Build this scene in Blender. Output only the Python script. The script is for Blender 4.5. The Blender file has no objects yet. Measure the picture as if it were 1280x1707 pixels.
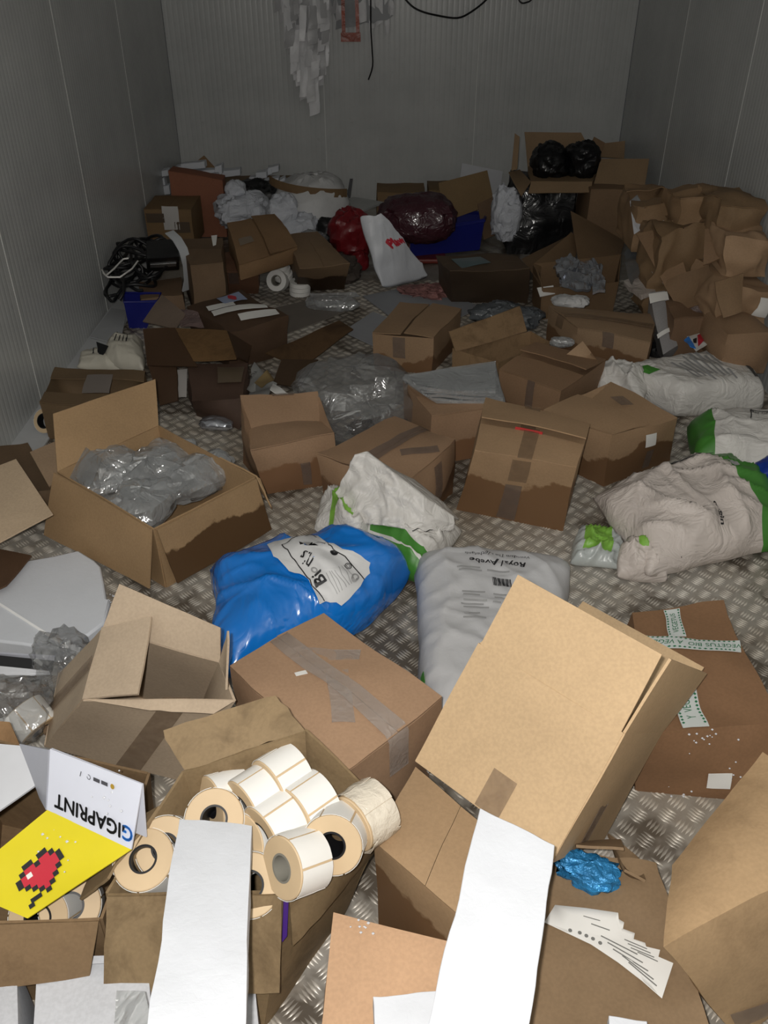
import bpy, math, random
import numpy as np
from mathutils import Vector, Matrix, noise

scene = bpy.context.scene
COL = scene.collection

# ---------------------------------------------------------------- camera
FPX, PITCH, EYE = 1433.0, math.atan(1433 / 2120), 1.58
cam_data = bpy.data.cameras.new('camera')
cam_data.sensor_fit = 'VERTICAL'
cam_data.sensor_height = 36.0
cam_data.lens = FPX / 1707.0 * 36.0
cam_data.clip_start = 0.02
cam = bpy.data.objects.new('camera', cam_data)
COL.objects.link(cam)
cam.location = (0, 0, EYE)
cam.rotation_euler = (math.pi / 2 - PITCH, 0, 0)
scene.camera = cam

# ---------------------------------------------------------------- world, flash, exposure
world = bpy.data.worlds.new('world')
scene.world = world
world.use_nodes = True
world.node_tree.nodes['Background'].inputs[0].default_value = (0.86, 0.93, 1.0, 1)
world.node_tree.nodes['Background'].inputs[1].default_value = 0.022
fl = bpy.data.lights.new('phone_flash_offscreen', 'POINT')
fl.energy = 110.0
fl.color = (1.0, 0.965, 0.915)
fl.shadow_soft_size = 0.012
flo = bpy.data.objects.new('phone_flash_offscreen', fl)
COL.objects.link(flo)
flo.location = (-0.035, -0.01, EYE + 0.045)
scene.view_settings.view_transform = 'Standard'
scene.view_settings.look = 'None'
scene.view_settings.gamma = 1.0
scene.view_settings.use_curve_mapping = False
scene.view_settings.exposure = 0.0

# ---------------------------------------------------------------- helpers
_c, _s = math.cos(PITCH), math.sin(PITCH)

def V(*a):
    return np.array(a, float)

def P(x, y, z=0.0):
    """photo pixel -> point of the place at height z"""
    u, v = (x - 640) / FPX, (y - 853.5) / FPX
    d = V(u, _c - v * _s, -_s - v * _c)
    t = (z - EYE) / d[2]
    return V(0, 0, EYE) + t * d

def D(x, y, Y):
    """photo pixel -> point of the place at depth Y"""
    u, v = (x - 640) / FPX, (y - 853.5) / FPX
    d = V(u, _c - v * _s, -_s - v * _c)
    return V(0, 0, EYE) + d * (Y / d[1])

def nz(p, f, s=0.0):
    return noise.noise((p[0] * f + s * 7.13, p[1] * f - s * 3.7, p[2] * f + s * 1.9))

def nv(p, f, s=0.0):
    return V(nz(p, f, s), nz(p, f, s + 11.3), nz(p, f, s + 23.9))

def ridge(p, f, s=0.0):
    return 1.0 - 2.0 * abs(nz(p, f, s))

def unit(v):
    n = np.linalg.norm(v)
    return v / n if n > 1e-12 else v

class MB:
    def __init__(self):
        self.v, self.f, self.m = [], [], []
    def add(self, vs, fs, mi=0):
        o = len(self.v)
        self.v.extend([tuple(map(float, p)) for p in vs])
        self.f.extend([tuple(i + o for i in f) for f in fs])
        self.m.extend([mi] * len(fs))
        return self
    def box(self, lo, hi, mi=0):
        x0, y0, z0 = lo; x1, y1, z1 = hi
        vs = [(x0,y0,z0),(x1,y0,z0),(x1,y1,z0),(x0,y1,z0),(x0,y0,z1),(x1,y0,z1),(x1,y1,z1),(x0,y1,z1)]
        return self.add(vs, [(0,3,2,1),(4,5,6,7),(0,1,5,4),(1,2,6,5),(2,3,7,6),(3,0,4,7)], mi)
    def tube(self, pts, r, n=8, mi=0, cap=True):
        pts = [V(*p) for p in pts]
        m = len(pts); vs = []; up = V(0.1, 0.2, 1)
        prev = None
        for i, p in enumerate(pts):
            t = unit(pts[min(i+1, m-1)] - pts[max(i-1, 0)])
            a = np.cross(t, up) if prev is None else prev - t * np.dot(prev, t)
            if np.linalg.norm(a) < 1e-6: a = np.cross(t, V(1, 0, 0))
            a = unit(a); b = np.cross(t, a); prev = a
            rr = r[i] if hasattr(r, '__len__') else r
            for k in range(n):
                q = 2 * math.pi * k / n
                vs.append(p + rr * (a * math.cos(q) + b * math.sin(q)))
        fs = [(i*n+k, i*n+(k+1) % n, (i+1)*n+(k+1) % n, (i+1)*n+k) for i in range(m-1) for k in range(n)]
        if cap: fs += [tuple(range(n))[::-1], tuple((m-1)*n+k for k in range(n))]
        return self.add(vs, fs, mi)

def mesh_obj(name, mb, mats, parent=None, base=None, smooth=None, bevel=0.0):
    """ONE mesh object; vertices are given in room coordinates"""
    if not isinstance(mats, (list, tuple)): mats = [mats]
    if parent is not None:
        o0 = V(*parent.get('_o', (0, 0, 0)))
    else:
        if base is None:
            a = np.array(mb.v); base = ((a[:,0].min()+a[:,0].max())/2, (a[:,1].min()+a[:,1].max())/2, a[:,2].min())
        o0 = V(*base)
    me = bpy.data.meshes.new(name)
    me.from_pydata([tuple(V(*p) - o0) for p in mb.v], [], mb.f)
    for m in mats: me.materials.append(m)
    if len(mats) > 1: me.polygons.foreach_set('material_index', mb.m)
    if smooth is not None:
        me.polygons.foreach_set('use_smooth', [True] * len(me.polygons))
        if smooth < 180: me.set_sharp_from_angle(angle=math.radians(smooth))
    me.validate()
    ob = bpy.data.objects.new(name, me)
    COL.objects.link(ob)
    if parent is not None: ob.parent = parent
    else: ob.location = tuple(o0)
    ob['_o'] = tuple(map(float, o0))
    if bevel:
        b = ob.modifiers.new('edge', 'BEVEL'); b.width = bevel; b.segments = 2; b.limit_method = 'ANGLE'; b.angle_limit = math.radians(45)
    return ob

def tag(o, label, cat, group=None):
    o['label'] = label; o['category'] = cat
    if group: o['group'] = group
    return o

def thing(name, label, cat, base, group=None):
    o = bpy.data.objects.new(name, None)
    COL.objects.link(o)
    o.empty_display_size = 0.05
    o.location = tuple(map(float, base))
    o['_o'] = tuple(map(float, base))
    return tag(o, label, cat, group)

def copy_thing(root, loc, rot=None, label=None):
    r = root.copy(); COL.objects.link(r); r.location = tuple(loc)
    if rot is not None: r.rotation_euler = rot
    if label: r['label'] = label
    for ch in list(root.children):
        c = ch.copy(); COL.objects.link(c); c.parent = r
        for g in list(ch.children):
            d = g.copy(); COL.objects.link(d); d.parent = c
    return r

# ---- sheets, hexahedra, ribbons
def bil(c, u, v):
    return (1-u)*(1-v)*c[0] + u*(1-v)*c[1] + u*v*c[2] + (1-u)*v*c[3]

def sheet(mb, c, t=0.004, n=(6, 6), warp=0.0, seed=0.0, sag=0.0, rag=0.0, mi=0, freq=6.0):
    """a board of thickness t over the four points c, bent a little"""
    c = [V(*p) for p in c]
    N = unit(np.cross(c[1] - c[0], c[3] - c[0]))
    nx, ny = n
    top = []
    for j in range(ny + 1):
        for i in range(nx + 1):
            u, v = i / nx, j / ny
            p = bil(c, u, v)
            d = warp * nz(p, freq, seed) - sag * 16 * u*(1-u)*v*(1-v)
            p = p + N * d
            if rag and (i in (0, nx) or j in (0, ny)):
                p = p + nv(p, 45.0, seed) * rag
            top.append(p)
    k = len(top); w = nx + 1
    vs = [p + N * t / 2 for p in top] + [p - N * t / 2 for p in top]
    fs = []
    for j in range(ny):
        for i in range(nx):
            a = j*w + i
            fs.append((a, a+1, a+1+w, a+w)); fs.append((k+a, k+a+w, k+a+1+w, k+a+1))
    for i in range(nx):
        a = i; fs.append((a+1, a, k+a, k+a+1)); a = ny*w + i; fs.append((a, a+1, k+a+1, k+a))
    for j in range(ny):
        a = j*w; fs.append((a, a+w, k+a+w, k+a)); a = j*w + nx; fs.append((a+w, a, k+a, k+a+w))
    mb.add(vs, fs, mi)
    return mb

def poly_board(mb, pts, t, mi=0):
    """a flat board with any outline"""
    pts = [V(*p) for p in pts]
    c = sum(pts) / len(pts); N = V(0, 0, 0)
    for i in range(len(pts)): N = N + np.cross(pts[i] - c, pts[(i+1) % len(pts)] - c)
    N = unit(N); n = len(pts)
    vs = [p + N*t/2 for p in pts] + [p - N*t/2 for p in pts] + [c + N*t/2, c - N*t/2]
    fs = [(i, (i+1) % n, 2*n) for i in range(n)] + [((i+1) % n + n, i + n, 2*n+1) for i in range(n)]
    fs += [(i, i+n, (i+1) % n + n, (i+1) % n) for i in range(n)]
    mb.add(vs, fs, mi)
    return mb

class Hexa:
    """a carton body: eight corners (top 0..3, base 4..7), bulge, dents"""
    def __init__(self, top, base, bulge=0.006, dent=0.008, seed=0.0, sink=0.0, freq=5.0):
        self.t = [V(*p) for p in top]; self.b = [V(*p) for p in base]
        self.bulge, self.dent, self.seed, self.sink, self.freq = bulge, dent, seed, sink, freq
        self.ctr = sum(self.t + self.b) / 8
        T, B = self.t, self.b
        self.nu = unit((T[1]+T[2]+B[1]+B[2]) - (T[0]+T[3]+B[0]+B[3]))
        self.nw = unit((T[0]+T[1]+B[0]+B[1]) - (T[2]+T[3]+B[2]+B[3]))
        self.nt = unit(sum(T) - sum(B))
    def at(self, u, v, w):
        # u: 0 at corners 0,3 -> 1 at corners 1,2 ; v: 0 back edge (0-1) -> 1 front edge (3-2) ; w: 0 base -> 1 top
        p = bil(self.t, u, v) * w + bil(self.b, u, v) * (1 - w)
        a, b, c = 2*u-1, 2*v-1, 2*w-1
        q = p + self.bulge * (self.nu * a**5*(1-b*b)*(1-c*c) - self.nw * b**5*(1-a*a)*(1-c*c) + self.nt * max(c,0)**5*(1-a*a)*(1-b*b))
        q = q - self.nt * self.sink * (1 if w > .999 else 0) * (1-a**4)*(1-b**4)
        if self.dent:
            d = nv(p, self.freq, self.seed) * self.dent + nv(p, self.freq*2.7, self.seed+3) * self.dent * .35
            q = q + d * (1.0 if w > .02 else .3)
        return q
    def side(self, k, s, h, off=0.0):
        """point on side face k (corner k -> k+1), s along it, h up it"""
        u, v = {0: (s, 0), 1: (1, s), 2: (1-s, 1), 3: (0, 1-s)}[k]
        n = {0: self.nw, 1: self.nu, 2: -self.nw, 3: -self.nu}[k]
        return self.at(u, v, h) + n * off
    def topp(self, u, v, off=0.0):
        return self.at(u, v, 1.0) + self.nt * off
    def mesh(self, n=8):
        idx, vs, fs = {}, [], []
        def vid(i, j, k):
            if (i, j, k) not in idx:
                idx[(i, j, k)] = len(vs); vs.append(self.at(i/n, j/n, k/n))
            return idx[(i, j, k)]
        for a in range(n):
            for b in range(n):
                fs.append((vid(a,b,n), vid(a,b+1,n), vid(a+1,b+1,n), vid(a+1,b,n)))
                fs.append((vid(a,b,0), vid(a+1,b,0), vid(a+1,b+1,0), vid(a,b+1,0)))
                fs.append((vid(a,0,b), vid(a,0,b+1), vid(a+1,0,b+1), vid(a+1,0,b)))
                fs.append((vid(a,n,b), vid(a+1,n,b), vid(a+1,n,b+1), vid(a,n,b+1)))
                fs.append((vid(0,a,b), vid(0,a+1,b), vid(0,a+1,b+1), vid(0,a,b+1)))
                fs.append((vid(n,a,b), vid(n,a,b+1), vid(n,a+1,b+1), vid(n,a+1,b)))
        return MB().add(vs, fs)

def ribbon(mb, rows, t=0.0012, mi=0):
    """thin strip through rows of [left point, right point]"""
    vs, fs = [], []
    m = len(rows)
    for i, (a, b) in enumerate(rows):
        a, b = V(*a), V(*b)
        nxt = rows[min(i+1, m-1)]; prv = rows[max(i-1, 0)]
        d = (V(*nxt[0]) + V(*nxt[1]) - V(*prv[0]) - V(*prv[1]))
        N = unit(np.cross(b - a, d))
        vs += [a + N*t/2, b + N*t/2, b - N*t/2, a - N*t/2]
    for i in range(m-1):
        o, q = 4*i, 4*i+4
        for k in range(4):
            fs.append((o+k, o+(k+1) % 4, q+(k+1) % 4, q+k))
    fs += [(3, 2, 1, 0), (4*m-4, 4*m-3, 4*m-2, 4*m-1)]
    return mb.add(vs, fs, mi)

# ---- writing
def text_mesh(body, size=1.0):
    cu = bpy.data.curves.new('writing', 'FONT'); cu.body = body; cu.size = size; cu.align_x = 'CENTER'; cu.align_y = 'CENTER'; cu.resolution_u = 3
    ob = bpy.data.objects.new('writing', cu); COL.objects.link(ob)
    me = bpy.data.meshes.new_from_object(ob.evaluated_get(bpy.context.evaluated_depsgraph_get()))
    vs = [tuple(v.co) for v in me.vertices]; fs = [tuple(p.vertices) for p in me.polygons]
    bpy.data.objects.remove(ob); bpy.data.curves.remove(cu); bpy.data.meshes.remove(me)
    return vs, fs

def write_on(mb, body, size, fn, mi=0, bold=0.0):
    """letters laid on a surface: fn(x, y) -> point"""
    vs, fs = text_mesh(body, size)
    mb.add([fn(x, y) for x, y, _ in vs], fs, mi)
    if bold:
        for dx, dy in ((bold, 0), (-bold, 0), (0, bold), (0, -bold)):
            mb.add([fn(x+dx, y+dy) for x, y, _ in vs], fs, mi)
    return mb

def plane_fn(o, ex, ey, off=0.0):
    o, ex, ey = V(*o), unit(V(*ex)), unit(V(*ey)); n = np.cross(ex, ey)
    return lambda x, y: o + ex*x + ey*y + n*off

# ---------------------------------------------------------------- materials
MATS = {}
def nmat(name):
    m = bpy.data.materials.new(name); m.use_nodes = True
    nt = m.node_tree; b = nt.nodes['Principled BSDF']
    return m, nt, b, nt.nodes, nt.links

def noise_node(nt, scale, detail=4, rough=.55, vec=None, dist=0.0):
    n = nt.nodes.new('ShaderNodeTexNoise'); n.inputs['Scale'].default_value = scale
    n.inputs['Detail'].default_value = detail; n.inputs['Roughness'].default_value = rough; n.inputs['Distortion'].default_value = dist
    if vec is not None: nt.links.new(vec, n.inputs['Vector'])
    return n

def ramp(nt, fac, stops):
    r = nt.nodes.new('ShaderNodeValToRGB')
    el = r.color_ramp.elements
    while len(el) < len(stops): el.new(.5)
    for e, (p, c) in zip(el, stops): e.position = p; e.color = (*c, 1) if len(c) == 3 else c
    nt.links.new(fac, r.inputs[0])
    return r

def mathn(nt, op, a, b=None, clamp=False):
    n = nt.nodes.new('ShaderNodeMath'); n.operation = op; n.use_clamp = clamp
    for i, x in enumerate((a, b)):
        if x is None: continue
        if isinstance(x, (int, float)): n.inputs[i].default_value = x
        else: nt.links.new(x, n.inputs[i])
    return n.outputs[0]

def mixc(nt, fac, a, b, mode='MIX'):
    n = nt.nodes.new('ShaderNodeMix'); n.data_type = 'RGBA'; n.blend_type = mode
    for key, x in ((0, fac), (6, a), (7, b)):
        if isinstance(x, (int, float)): n.inputs[key].default_value = x
        elif isinstance(x, tuple): n.inputs[key].default_value = (*x, 1)
        else: nt.links.new(x, n.inputs[key])
    return n.outputs[2]

def bump(nt, b, h, strength=.3, dist=.002):
    n = nt.nodes.new('ShaderNodeBump'); n.inputs['Strength'].default_value = strength; n.inputs['Distance'].default_value = dist
    nt.links.new(h, n.inputs['Height']); nt.links.new(n.outputs[0], b.inputs['Normal'])
    return n

def cardboard(col, wet=None, dirt=0.0, seed=0, wetf=.34, amp=.06):
    """kraft board; wet = height of the tide mark above the carton's base"""
    key = ('card', col, wet, dirt, seed, wetf, amp)
    if key in MATS: return MATS[key]
    m, nt, b, N, L = nmat('kraft_board')
    tc = N.new('ShaderNodeTexCoord'); mp = N.new('ShaderNodeMapping')
    mp.inputs['Location'].default_value = (seed*3.1, seed*1.7, seed*.37)
    L.new(tc.outputs['Object'], mp.inputs['Vector']); vec = mp.outputs[0]
    n1 = noise_node(nt, 3.5, 4, .6, vec); n2 = noise_node(nt, 160, 2, .5, vec)
    d = tuple(c*.86 for c in col); e = tuple(min(1, c*1.10) for c in col)
    base = ramp(nt, n1.outputs[0], [(.3, d), (.7, e)]).outputs[0]
    base = mixc(nt, .18, base, ramp(nt, n2.outputs[0], [(.35, tuple(c*.6 for c in col)), (.65, e)]).outputs[0])
    if dirt:
        n3 = noise_node(nt, 9, 6, .7, vec, .6)
        f = ramp(nt, n3.outputs[0], [(.46, (0,0,0)), (.66, (dirt,)*3)]).outputs[0]
        base = mixc(nt, f, base, tuple(c*x for c, x in zip(col, (.34, .31, .28))))
    b.inputs['Roughness'].default_value = .72
    b.inputs['Specular IOR Level'].default_value = .25
    if wet is not None:
        sx = N.new('ShaderNodeSeparateXYZ'); L.new(tc.outputs['Object'], sx.inputs[0])
        n4 = noise_node(nt, 5, 3, .5, vec); n5 = noise_node(nt, 34, 3, .6, vec)
        h = mathn(nt, 'ADD', sx.outputs[2], mathn(nt, 'MULTIPLY', mathn(nt, 'SUBTRACT', n4.outputs[0], .5), amp*4))
        h = mathn(nt, 'ADD', h, mathn(nt, 'MULTIPLY', mathn(nt, 'SUBTRACT', n5.outputs[0], .5), amp*.7))
        f = mathn(nt, 'MULTIPLY', mathn(nt, 'SUBTRACT', wet + .004, h), 110.0, True)
        wc = tuple(c*x for c, x in zip(col, (wetf, wetf*.84, wetf*.72)))
        base = mixc(nt, f, base, wc)
        L.new(mathn(nt, 'SUBTRACT', .72, mathn(nt, 'MULTIPLY', f, .24)), b.inputs['Roughness'])
    L.new(base, b.inputs['Base Color'])
    n6 = noise_node(nt, 60, 3, .6, vec)
    bump(nt, b, n6.outputs[0], .25, .0015)
    MATS[key] = m
    return m

def plain(name, col, rough=.5, metal=0.0, spec=.5, bumps=None, var=0.0, coat=0.0):
    key = ('plain', name, col, rough)
    if key in MATS: return MATS[key]
    m, nt, b, N, L = nmat(name)
    b.inputs['Roughness'].default_value = rough; b.inputs['Metallic'].default_value = metal; b.inputs['Specular IOR Level'].default_value = spec
    b.inputs['Coat Weight'].default_value = coat; b.inputs['Coat Roughness'].default_value = .08
    tc = N.new('ShaderNodeTexCoord')
    n = noise_node(nt, 7, 4, .6, tc.outputs['Object'])
    v = var or .06
    L.new(ramp(nt, n.outputs[0], [(.3, tuple(c*(1-v) for c in col)), (.7, tuple(min(1, c*(1+v)) for c in col))]).outputs[0], b.inputs['Base Color'])
    if bumps:
        n2 = noise_node(nt, bumps[0], 5 if len(bumps) < 4 else 3, .55, tc.outputs['Object'], .4 if len(bumps) < 4 else 1.0)
        hgt = n2.outputs[0] if len(bumps) < 4 else mathn(nt, 'ABSOLUTE', mathn(nt, 'SUBTRACT', n2.outputs[0], .5))
        bump(nt, b, hgt, bumps[1], bumps[2] if len(bumps) > 2 else .004)
    MATS[key] = m
    return m

def film(name, col, alpha=.4, rough=.12, scale=14, strength=.7, spec=.6):
    """clear or tinted plastic film: see-through body under a shiny creased skin"""
    key = ('film', name)
    if key in MATS: return MATS[key]
    m, nt, b, N, L = nmat(name)
    b.inputs['Base Color'].default_value = (*col, 1); b.inputs['Roughness'].default_value = .5
    b.inputs['Specular IOR Level'].default_value = .2
    tc = N.new('ShaderNodeTexCoord')
    n = noise_node(nt, scale, 3, .5, tc.outputs['Object'], 1.2)
    a = mathn(nt, 'ABSOLUTE', mathn(nt, 'SUBTRACT', n.outputs[0], .5))
    bp = bump(nt, b, a, strength, .02)
    n2 = noise_node(nt, scale*.6, 3, .6, tc.outputs['Object'], .5)
    fac = mathn(nt, 'MULTIPLY', mathn(nt, 'ADD', n2.outputs[0], .5), alpha, True)
    tr = N.new('ShaderNodeBsdfTransparent'); mx = N.new('ShaderNodeMixShader')
    L.new(fac, mx.inputs[0]); L.new(tr.outputs[0], mx.inputs[1]); L.new(b.outputs[0], mx.inputs[2])
    g = N.new('ShaderNodeBsdfGlossy'); g.inputs['Roughness'].default_value = rough; L.new(bp.outputs[0], g.inputs['Normal'])
    m2 = N.new('ShaderNodeMixShader'); m2.inputs[0].default_value = spec*.12
    L.new(mx.outputs[0], m2.inputs[1]); L.new(g.outputs[0], m2.inputs[2])
    L.new(m2.outputs[0], N['Material Output'].inputs['Surface'])
    MATS[key] = m
    return m

KRAFT = (.40, .265, .155)
PALE = (.56, .40, .235)
GREYK = (.44, .345, .25)
DARK = (.19, .125, .075)
OLD = (.235, .165, .09)
M_tape = film('clear_packing_tape', (.20, .155, .135), .26, .2, 60, .2, .34)
M_btape = film('brown_packing_tape', (.24, .16, .10), .26, .3, 60, .15, .15)
M_sheen = film('clear_tape_painted_sheen', (.50, .43, .38), .30, .25, 40, .3, .5)  # paler tint puts the shine of the tape into its colour
M_clear = film('clear_plastic_film', (.30, .31, .32), .24, .12, 9, .9, 1.8)
M_milky = film('milky_plastic_film', (.52, .54, .55), .42, .12, 10, .9, 1.8)
M_silver = plain('silver_foil', (.55, .57, .62), .2, metal=.85, bumps=(20, .6, .008))
M_black = film('black_plastic_film', (.005, .005, .006), 2.0, .16, 9, .8, .22)
M_foam = plain('white_foam', (.60, .62, .66), .75, bumps=(70, .25, .003), var=.03)
M_white = plain('white_board', (.54, .55, .58), .5, var=.04)
M_paper = plain('white_paper', (.74, .73, .70), .6, var=.03)
M_liner = plain('tan_liner_edge', (.56, .42, .26), .6, var=.08)
M_core = plain('black_core', (.006, .006, .008), .5)
M_ink = plain('black_ink', (.012, .012, .014), .5)
M_sack = plain('white_woven_sack', (.62, .60, .57), .5, bumps=(13, .55, .030, 1), var=.05)
M_sackp = plain('pinkish_paper_sack', (.56, .50, .46), .55, bumps=(12, .55, .030, 1), var=.05)
M_green = plain('green_sack_print', (.055, .22, .03), .45, bumps=(26, .3, .005), var=.1)
M_lime = plain('light_green_print', (.20, .42, .06), .45, bumps=(26, .3, .005), var=.1)
M_blue = plain('blue_plastic_sack', (.005, .165, .58), .17, bumps=(4.5, .45, .05, 1), var=.08, spec=.8)
M_bluebin = plain('blue_bin_plastic', (.008, .012, .16), .4)
M_black2 = plain('black_rubber', (.008, .008, .009), .45)
M_red = plain('red_plastic', (.17, .010, .014), .35, bumps=(14, .5, .01))
M_cloth = plain('white_cloth', (.55, .57, .62), .6, bumps=(14, .6, .03, 1), var=.05)
M_alu = None

# ---------------------------------------------------------------- builders
def surf(mb, fn, nx=6, ny=6, t=0.002, mi=0, side=1):
    """thin curved patch given by fn(u, v)"""
    g = [[V(*fn(i/nx, j/ny)) for i in range(nx+1)] for j in range(ny+1)]
    top, bot = [], []
    for j in range(ny+1):
        for i in range(nx+1):
            du = g[j][min(i+1, nx)] - g[j][max(i-1, 0)]; dv = g[min(j+1, ny)][i] - g[max(j-1, 0)][i]
            N = unit(np.cross(du, dv)) * side
            top.append(g[j][i] + N*t/2); bot.append(g[j][i] - N*t/2)
    k = len(top); w = nx+1; fs = []
    for j in range(ny):
        for i in range(nx):
            a = j*w+i
            q = [(a, a+1, a+1+w, a+w), (k+a, k+a+w, k+a+1+w, k+a+1)]
            fs += q if side > 0 else [x[::-1] for x in q]
    e = [(i+1, i) for i in range(nx)] + [(ny*w+i, ny*w+i+1) for i in range(nx)] + [(j*w, j*w+w) for j in range(ny)] + [(j*w+nx+w, j*w+nx) for j in range(ny)]
    fs += [((a, b, k+b, k+a) if side > 0 else (b, a, k+a, k+b)) for a, b in e]
    return mb.add(top+bot, fs, mi)

def quad(c, z):
    zs = z if hasattr(z, '__len__') else [z]*4
    q = [None if p is None else (V(*p) if len(p) == 3 else P(p[0], p[1], zs[i])) for i, p in enumerate(c)]
    for i in range(4):
        if q[i] is None: q[i] = q[i-1] + q[(i+1) % 4] - q[(i+2) % 4]
    return q

def under(top, px, z=0.0):
    """base corners: the seen ones from pixels {corner: pixel}, the hidden ones shifted alike"""
    q = {i: P(p[0], p[1], z) for i, p in px.items()}
    sh = sum(q[i] - top[i] for i in q)/len(q); sh[2] = 0
    out = []
    for i in range(4):
        p = q[i] if i in q else top[i] + sh
        out.append(V(p[0], p[1], z))
    return out

def drop(top, z0=0.0, shrink=0.0):
    c = sum(top)/4
    out = []
    for p in top:
        q = p + (c - p)*shrink; out.append(V(q[0], q[1], z0))
    return out

def front_box(a, b, h, d, z0=0.0, lean=0.0):
    """carton from its front base edge (pixels a, b on height z0), height h, depth d -> top, base"""
    A, B = P(a[0], a[1], z0), P(b[0], b[1], z0)
    e = unit(B - A); n = V(-e[1], e[0], 0)
    base = [A + n*d, B + n*d, B, A]
    top = [p + V(0, 0, h) + n*lean for p in base]
    return top, base

SEED = [0.0]
def carton(label, top, base, col=KRAFT, wet=None, seam='a', gap=.004, lift=(0, 0), tape=None, tlen=.07, tmat=None, patches=(),
           bulge=.006, dent=.006, sink=.012, dirt=0.0, name='cardboard_box', wetf=.34, flaps=True, n=8, freq=5.0, group=None, cat='box'):
    SEED[0] += 1.37; sd = SEED[0]
    base = [V(*p) for p in base]; top = [V(*p) for p in top]
    o = sum(base)/4; o[2] = min(p[2] for p in base)
    root = thing(name, label, cat, o, group)
    hx = Hexa(top, base, bulge, dent, sd, sink, freq)
    m = cardboard(col, wet, dirt, round(sd, 2), wetf)
    mesh_obj('body', hx.mesh(n), m, root, smooth=35)
    rim = lambda u, v: hx.at(u, v, .9985)
    if flaps:
        for k in (0, 1):
            def fn(a, b, k=k):
                # b: 0 at hinge -> 1 at seam
                q = (0.5 - gap/2) * b
                if seam == 'a': u, v = a, (q if k == 0 else 1-q)
                else: u, v = (q if k == 0 else 1-q), a
                return rim(u, v) + hx.nt*(.003 + lift[k]*b)
            flip = (seam == 'a') == (k == 0)
            mesh_obj('flap', surf(MB(), fn, 8, 5, .004, side=-1 if flip else 1), m, root, smooth=35)
    if tape is not None:
        tm = tmat or M_tape
        hw = tape/2
        L = np.linalg.norm((top[1]-top[0]) if seam == 'a' else (top[3]-top[0]))
        W = np.linalg.norm((top[3]-top[0]) if seam == 'a' else (top[1]-top[0]))
        Hh = np.linalg.norm(top[2]-base[2])
        rows = []
        f0, f1 = (3, 1) if seam == 'a' else (0, 2)
        r = hw/W
        for h in (1-tlen/Hh, 1-tlen/Hh*.5, 1.0):
            rows.append((hx.side(f0, .5-r, h, .0045), hx.side(f0, .5+r, h, .0045)))
        for s in np.linspace(.02, .98, 7):
            if seam == 'a': rows.append((rim(s, .5+r)+hx.nt*(.0075+max(lift)), rim(s, .5-r)+hx.nt*(.0075+max(lift))))
            else: rows.append((rim(.5-r, s)+hx.nt*(.0075+max(lift)), rim(.5+r, s)+hx.nt*(.0075+max(lift))))
        for h in (1.0, 1-tlen/Hh*.5, 1-tlen/Hh):
            rows.append((hx.side(f1, .5+r, h, .0045), hx.side(f1, .5-r, h, .0045)))
        mesh_obj('tape', ribbon(MB(), rows), tm, root, smooth=60)
    for pt in patches:
        nm, face, s, h, w, hh, mat = pt[:7]; rot = pt[7] if len(pt) > 7 else 0.0
        def fn(a, b):
            x, y = (a-.5)*w, (b-.5)*hh
            x, y = x*math.cos(rot) - y*math.sin(rot), x*math.sin(rot) + y*math.cos(rot)
            if face == 't': return rim(s + x/np.linalg.norm(top[1]-top[0]), h + y/np.linalg.norm(top[3]-top[0])) + hx.nt*.0085
            k = face
            Lk = np.linalg.norm(top[(k+1) % 4]-top[k]); Hk = np.linalg.norm(top[k]-base[k])
            return hx.side(k, s + x/Lk, h + y/Hk, .0045)
        mesh_obj(nm, surf(MB(), fn, 4, 4, .001, side=-1), mat, root, smooth=60)
    root['_hx'] = 1
    return root, hx, m

def open_carton(label, top, base, col=KRAFT, wet=None, flaps=(), t=.005, dirt=0.0, warp=.006, name='open_cardboard_box', wetf=.34, n=6, skip=(), amp=.06, cat='box', floor_z=None):
    """four walls and a bottom; flaps: lists of four points (hinge a, hinge b, outer b, outer a)"""
    SEED[0] += 1.37; sd = SEED[0]
    base = [V(*p) for p in base]; top = [V(*p) for p in top]
    o = sum(base)/4; o[2] = min(p[2] for p in base)
    root = thing(name, label, cat, o)
    m = cardboard(col, wet, dirt, round(sd, 2), wetf, amp)
    mb = MB()
    for k in range(4):
        if k in skip: continue
        j = (k+1) % 4
        sheet(mb, [top[k], top[j], base[j], base[k]], t, (n, n), warp, sd+k)
    sheet(mb, [b + V(0, 0, .003) for b in base], t, (2, 2))
    mesh_obj('body', mb, m, root, smooth=35)
    for i, f in enumerate(flaps):
        mesh_obj('flap', sheet(MB(), f, t, (6, 4), warp, sd+i*2.3+9, rag=.0015), m, root, smooth=35)
    return root, m

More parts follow.
